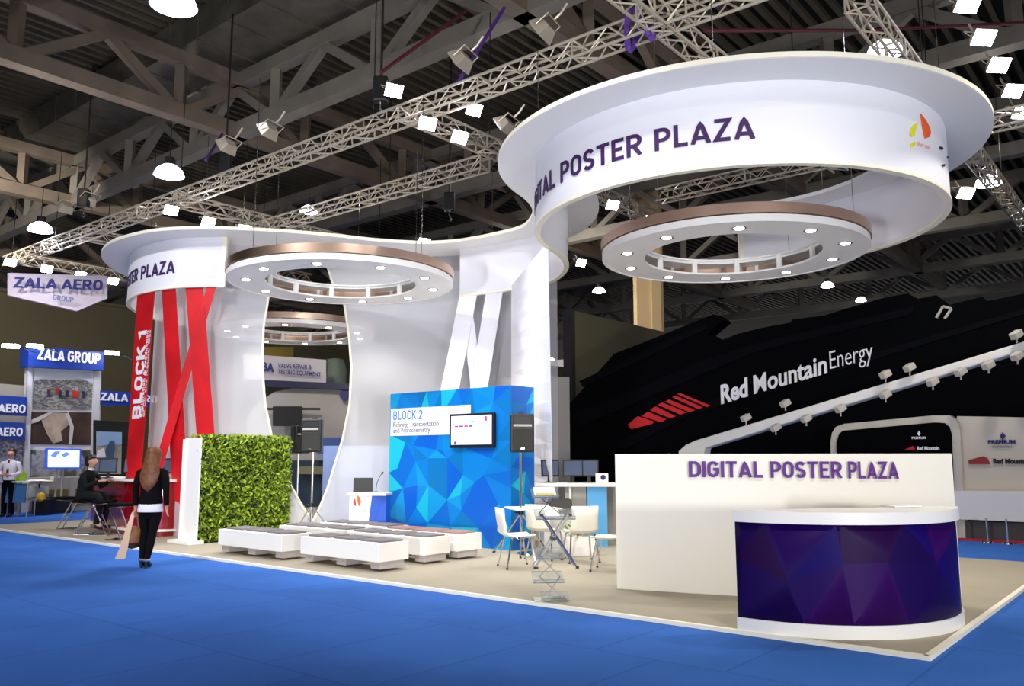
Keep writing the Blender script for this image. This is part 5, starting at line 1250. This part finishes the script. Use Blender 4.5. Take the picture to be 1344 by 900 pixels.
for s_ in (-1, 1): m.tube([(s_*.15, 0, 1.44), (s_*.205, 0, 1.4), (s_*.26, .01, 1.28), (s_*.27, .01, 1.17), (s_*.2, -.1, 1.12), (s_*.12, -.18, 1.1)], [.045, .066, .058, .055, .048, .04], 12)
m.build('shirt', SHIRT, St, smooth=True)
m = MB().loft([(0, 0, .82, .15, .115), (0, 0, .9, .165, .12), (0, 0, 1.0, .16, .115)])
for s_ in (-1, 1): m.tube([(s_*.085, 0, .9), (s_*.1, -.01, .5), (s_*.1, .01, .3), (s_*.1, .03, .06)], [.1, .075, .07, .064], 14)
m.build('trousers', BLACKF, St, smooth=True)
MB().add([(-.02, -.09, 1.5), (.02, -.09, 1.5), (.035, -.135, 1.1), (0, -.135, 1.05), (-.035, -.135, 1.1), (-.02, -.06, 1.5), (.02, -.06, 1.5), (.035, -.1, 1.1), (0, -.1, 1.05), (-.035, -.1, 1.1)], [(0, 1, 2, 3, 4), (9, 8, 7, 6, 5), (0, 5, 6, 1), (1, 6, 7, 2), (2, 7, 8, 3), (3, 8, 9, 4), (4, 9, 5, 0)]).build('necktie', pm('dark_red_tie', (110, 20, 50), .6), St)
for s_ in (-1, 1): skin('shoe', [(s_*.1, .05, .045, .045), (s_*.1, -.05, .045, .045), (s_*.1, -.17, .03, .036)], [(0, 1), (1, 2)], BLACKP, St)
MB().loft([(0, .01, 1.815, .03, .03), (0, .01, 1.80, .075, .075), (0, .012, 1.76, .104, .108), (0, .03, 1.72, .107, .1), (0, .045, 1.67, .1, .08), (0, .05, 1.61, .075, .06)]).build('hair', pm('brown_hair', (70, 44, 30), .5), St, smooth=True)
p_ = oz(26, 624, 1.75); gb = thing('green_bag', 'lime green bag on a small table beside the man in the white shirt', 'bag', (p_.x, p_.y, p_.z-.15), 0)
MB().lathe([(0, 0), (.15, 0), (.17, .15), (.1, .3), (.03, .33)], 14).build('bag_body', pm('lime_cloth', (170, 214, 40), .7), gb, smooth=True); MB().tube([(-.06, 0, .3), (0, 0, .42), (.06, 0, .3)], .012, 6).build('handle', MATS['lime_cloth'], gb)
tb = thing('side_table', 'small pale side table with a blue front beside the man in the white shirt', 'table', (p_.x, p_.y, 0), 0); zt_ = p_.z-.16
MB().box((0, 0, zt_), (.8, .45, .04)).build('tabletop', WHITE, tb); MB().box((0, -.18, zt_-.3), (.6, .03, .5)).build('blue_front', pm('teal_blue', (60, 110, 160), .5), tb)
for sx_, sy_ in ((-1, -1), (1, -1), (1, 1), (-1, 1)): MB().tube([(sx_*.36, sy_*.18, 0), (sx_*.36, sy_*.18, zt_)], .018, 6).build('leg', GREYP, tb)
# bottom furniture at right booth (chair legs hint)
for i, x in enumerate((1296, 1322)):
    q = ob(x, 702, 1.35); q.z = 0; c = thing('furniture_leg_pole', ('chrome pole standing for a furniture leg below the white counter, left of two', 'chrome pole standing for a furniture leg below the white counter, right of two')[i], 'stand', (q.x, q.y, 0), 0, 'furniture leg poles at the white booth')
    MB().tube([(0, 0, .02), (0, 0, .45)], .02, 8).build('pole', CHROME, c); MB().lathe([(0, 0), (.12, 0), (.1, .03), (0, .04)], 14).build('base_disc', CHROME, c, smooth=True)
# ------------------------------------------------------------ LIGHTS
def area(name, loc, tgt, size, watts, col=(1, 1, 1), spread=None):
    l = bpy.data.lights.new(name, 'AREA'); l.energy = watts; l.size = size; l.color = col; l.shape = 'DISK'
    if spread: l.spread = math.radians(spread)
    o = bpy.data.objects.new(name, l); COL.objects.link(o); o.location = loc
    o.rotation_euler = (Vector(tgt)-Vector(loc)).to_track_quat('-Z', 'Y').to_euler(); return o
def spot(name, loc, tgt, watts, ang=70, col=(1, 1, 1), r=.25, blend=.6):
    l = bpy.data.lights.new(name, 'SPOT'); l.energy = watts; l.spot_size = math.radians(ang); l.spot_blend = blend; l.color = col; l.shadow_soft_size = r
    o = bpy.data.objects.new(name, l); COL.objects.link(o); o.location = loc
    o.rotation_euler = (Vector(tgt)-Vector(loc)).to_track_quat('-Z', 'Y').to_euler(); return o
K = 1.0
cool = (.96, .97, 1); warm = (1, .93, .82)
# front floods on the hall rig before the stand
spot('hall_flood_light', (-2, 3, 8.8), (2.8, 9.8, 5.2), 250*K, 60, cool)
spot('hall_flood_light', (6.5, 3.5, 8.8), (3.2, 10, 5.0), 250*K, 60, cool)
spot('hall_flood_light', (-7, 7, 9), (-3, 16, 2.5), 1500*K, 60, cool)
spot('hall_flood_light', (0, 6, 9), (-1, 15, 2), 1300*K, 62, cool)
spot('hall_flood_light', (-12, 10, 9), (-7.5, 17, 2.5), 1500*K, 55, cool)
spot('hall_flood_light', (3, 2.5, 8.5), (2.9, 8.6, .8), 1300*K, 60, warm)
spot('hall_flood_light', (-9, 6, 9.5), (-6, 11, 0), 1500*K, 80, cool)
spot('hall_flood_light', (8, 9, 8.5), (6, 10, 0), 900*K, 80, warm)
spot('booth_and_fill_light', (-14, 20, 8), (-13, 26, 2.5), 1400*K, 80, cool)
spot('booth_and_fill_light', (8, 13.5, 7.5), (9.2, 17, 2.0), 500*K, 70, warm)
spot('booth_and_fill_light', (-2, 33, 9), (-5.8+14, 36, 9), 2500*K, 60, warm)  # added fill spot, only brightens the beige column
spot('booth_and_fill_light', (2, 22, 7.5), (3.5, 29.5, 6.5), 500*K, 60, warm)  # added fill spot on the olive top of the dark partition
spot('booth_and_fill_light', (-6, 22.5, 6), (-7, 27, 2.4), 500*K, 90, warm)
# added fill spots behind the viewer, brightening the brim underside and band
spot('front_fill_light', (-6, -5, .9), (-3, 15, 5.2), 6000*K, 70, cool, .5, 1)
spot('front_fill_light', (6.5, -5, 1.7), (3, 11, 5.2), 5000*K, 70, cool, .5, 1)
spot('left_wall_fill', (-17, 22, 8.6), (-22, 42, 6), 4200*K, 95, warm)  # these two spots are added to brighten the left hall wall
spot('left_wall_fill', (-24, 20, 8.6), (-32, 32, 6), 2800*K, 95, warm)
# light inside from the ring lamps
for hsv in HS:
    c = hsv.location
    for i in range(5):
        an = 2*PI*i/5; p_ = Vector((c[0]+1.68*math.cos(an), c[1]+1.68*math.sin(an), c[2]-.06)); spot('ring_lamp_light', p_, p_-UP*3, 170*K, 120, warm, .08)
# the truss floods wash the sheer wall and bounce to the roof
for px in (560, 602, 224, 273, 320): 
    L = at(px, 165 if px > 400 else 290, 7.5); spot('truss_flood_light', L+Vector((0, -.3, -.1)), (L.x, L.y-1.5, 0), 450*K, 90, cool)
spot('curtain_back_light', (-3.6, 21.5, 7.2), (-2.8, 17.5, 2.5), 900*K, 80, cool)
# roof wash
for x, y in ((-12, 20), (0, 22), (12, 20), (-4, 9), (8, 10), (0, 36), (-14, 34), (16, 32)):
    l = bpy.data.lights.new('dome_lamp_light', 'POINT'); l.energy = 95*K; l.color = (1, .9, .78); l.shadow_soft_size = .35
    o = bpy.data.objects.new('dome_lamp_light', l); COL.objects.link(o); o.location = (x, y, 9.2)
wd_ = bpy.data.worlds.new('hall_air'); S.world = wd_; wd_.use_nodes = True
bg = wd_.node_tree.nodes['Background']; bg.inputs[0].default_value = (1, .97, .92, 1); bg.inputs[1].default_value = .42
# ------------------------------------------------------------ CAMERA
cam = bpy.data.cameras.new('camera'); co = bpy.data.objects.new('camera', cam); COL.objects.link(co)
cam.sensor_width = 36; cam.lens = F/1344*36; cam.clip_end = 300
co.location = (0, 0, CZ); co.rotation_euler = (PI/2+P, 0, 0); S.camera = co
S.view_settings.view_transform = 'Standard'; S.view_settings.look = 'None'; S.view_settings.gamma = 1; S.view_settings.exposure = 0
S.view_settings.use_curve_mapping = False
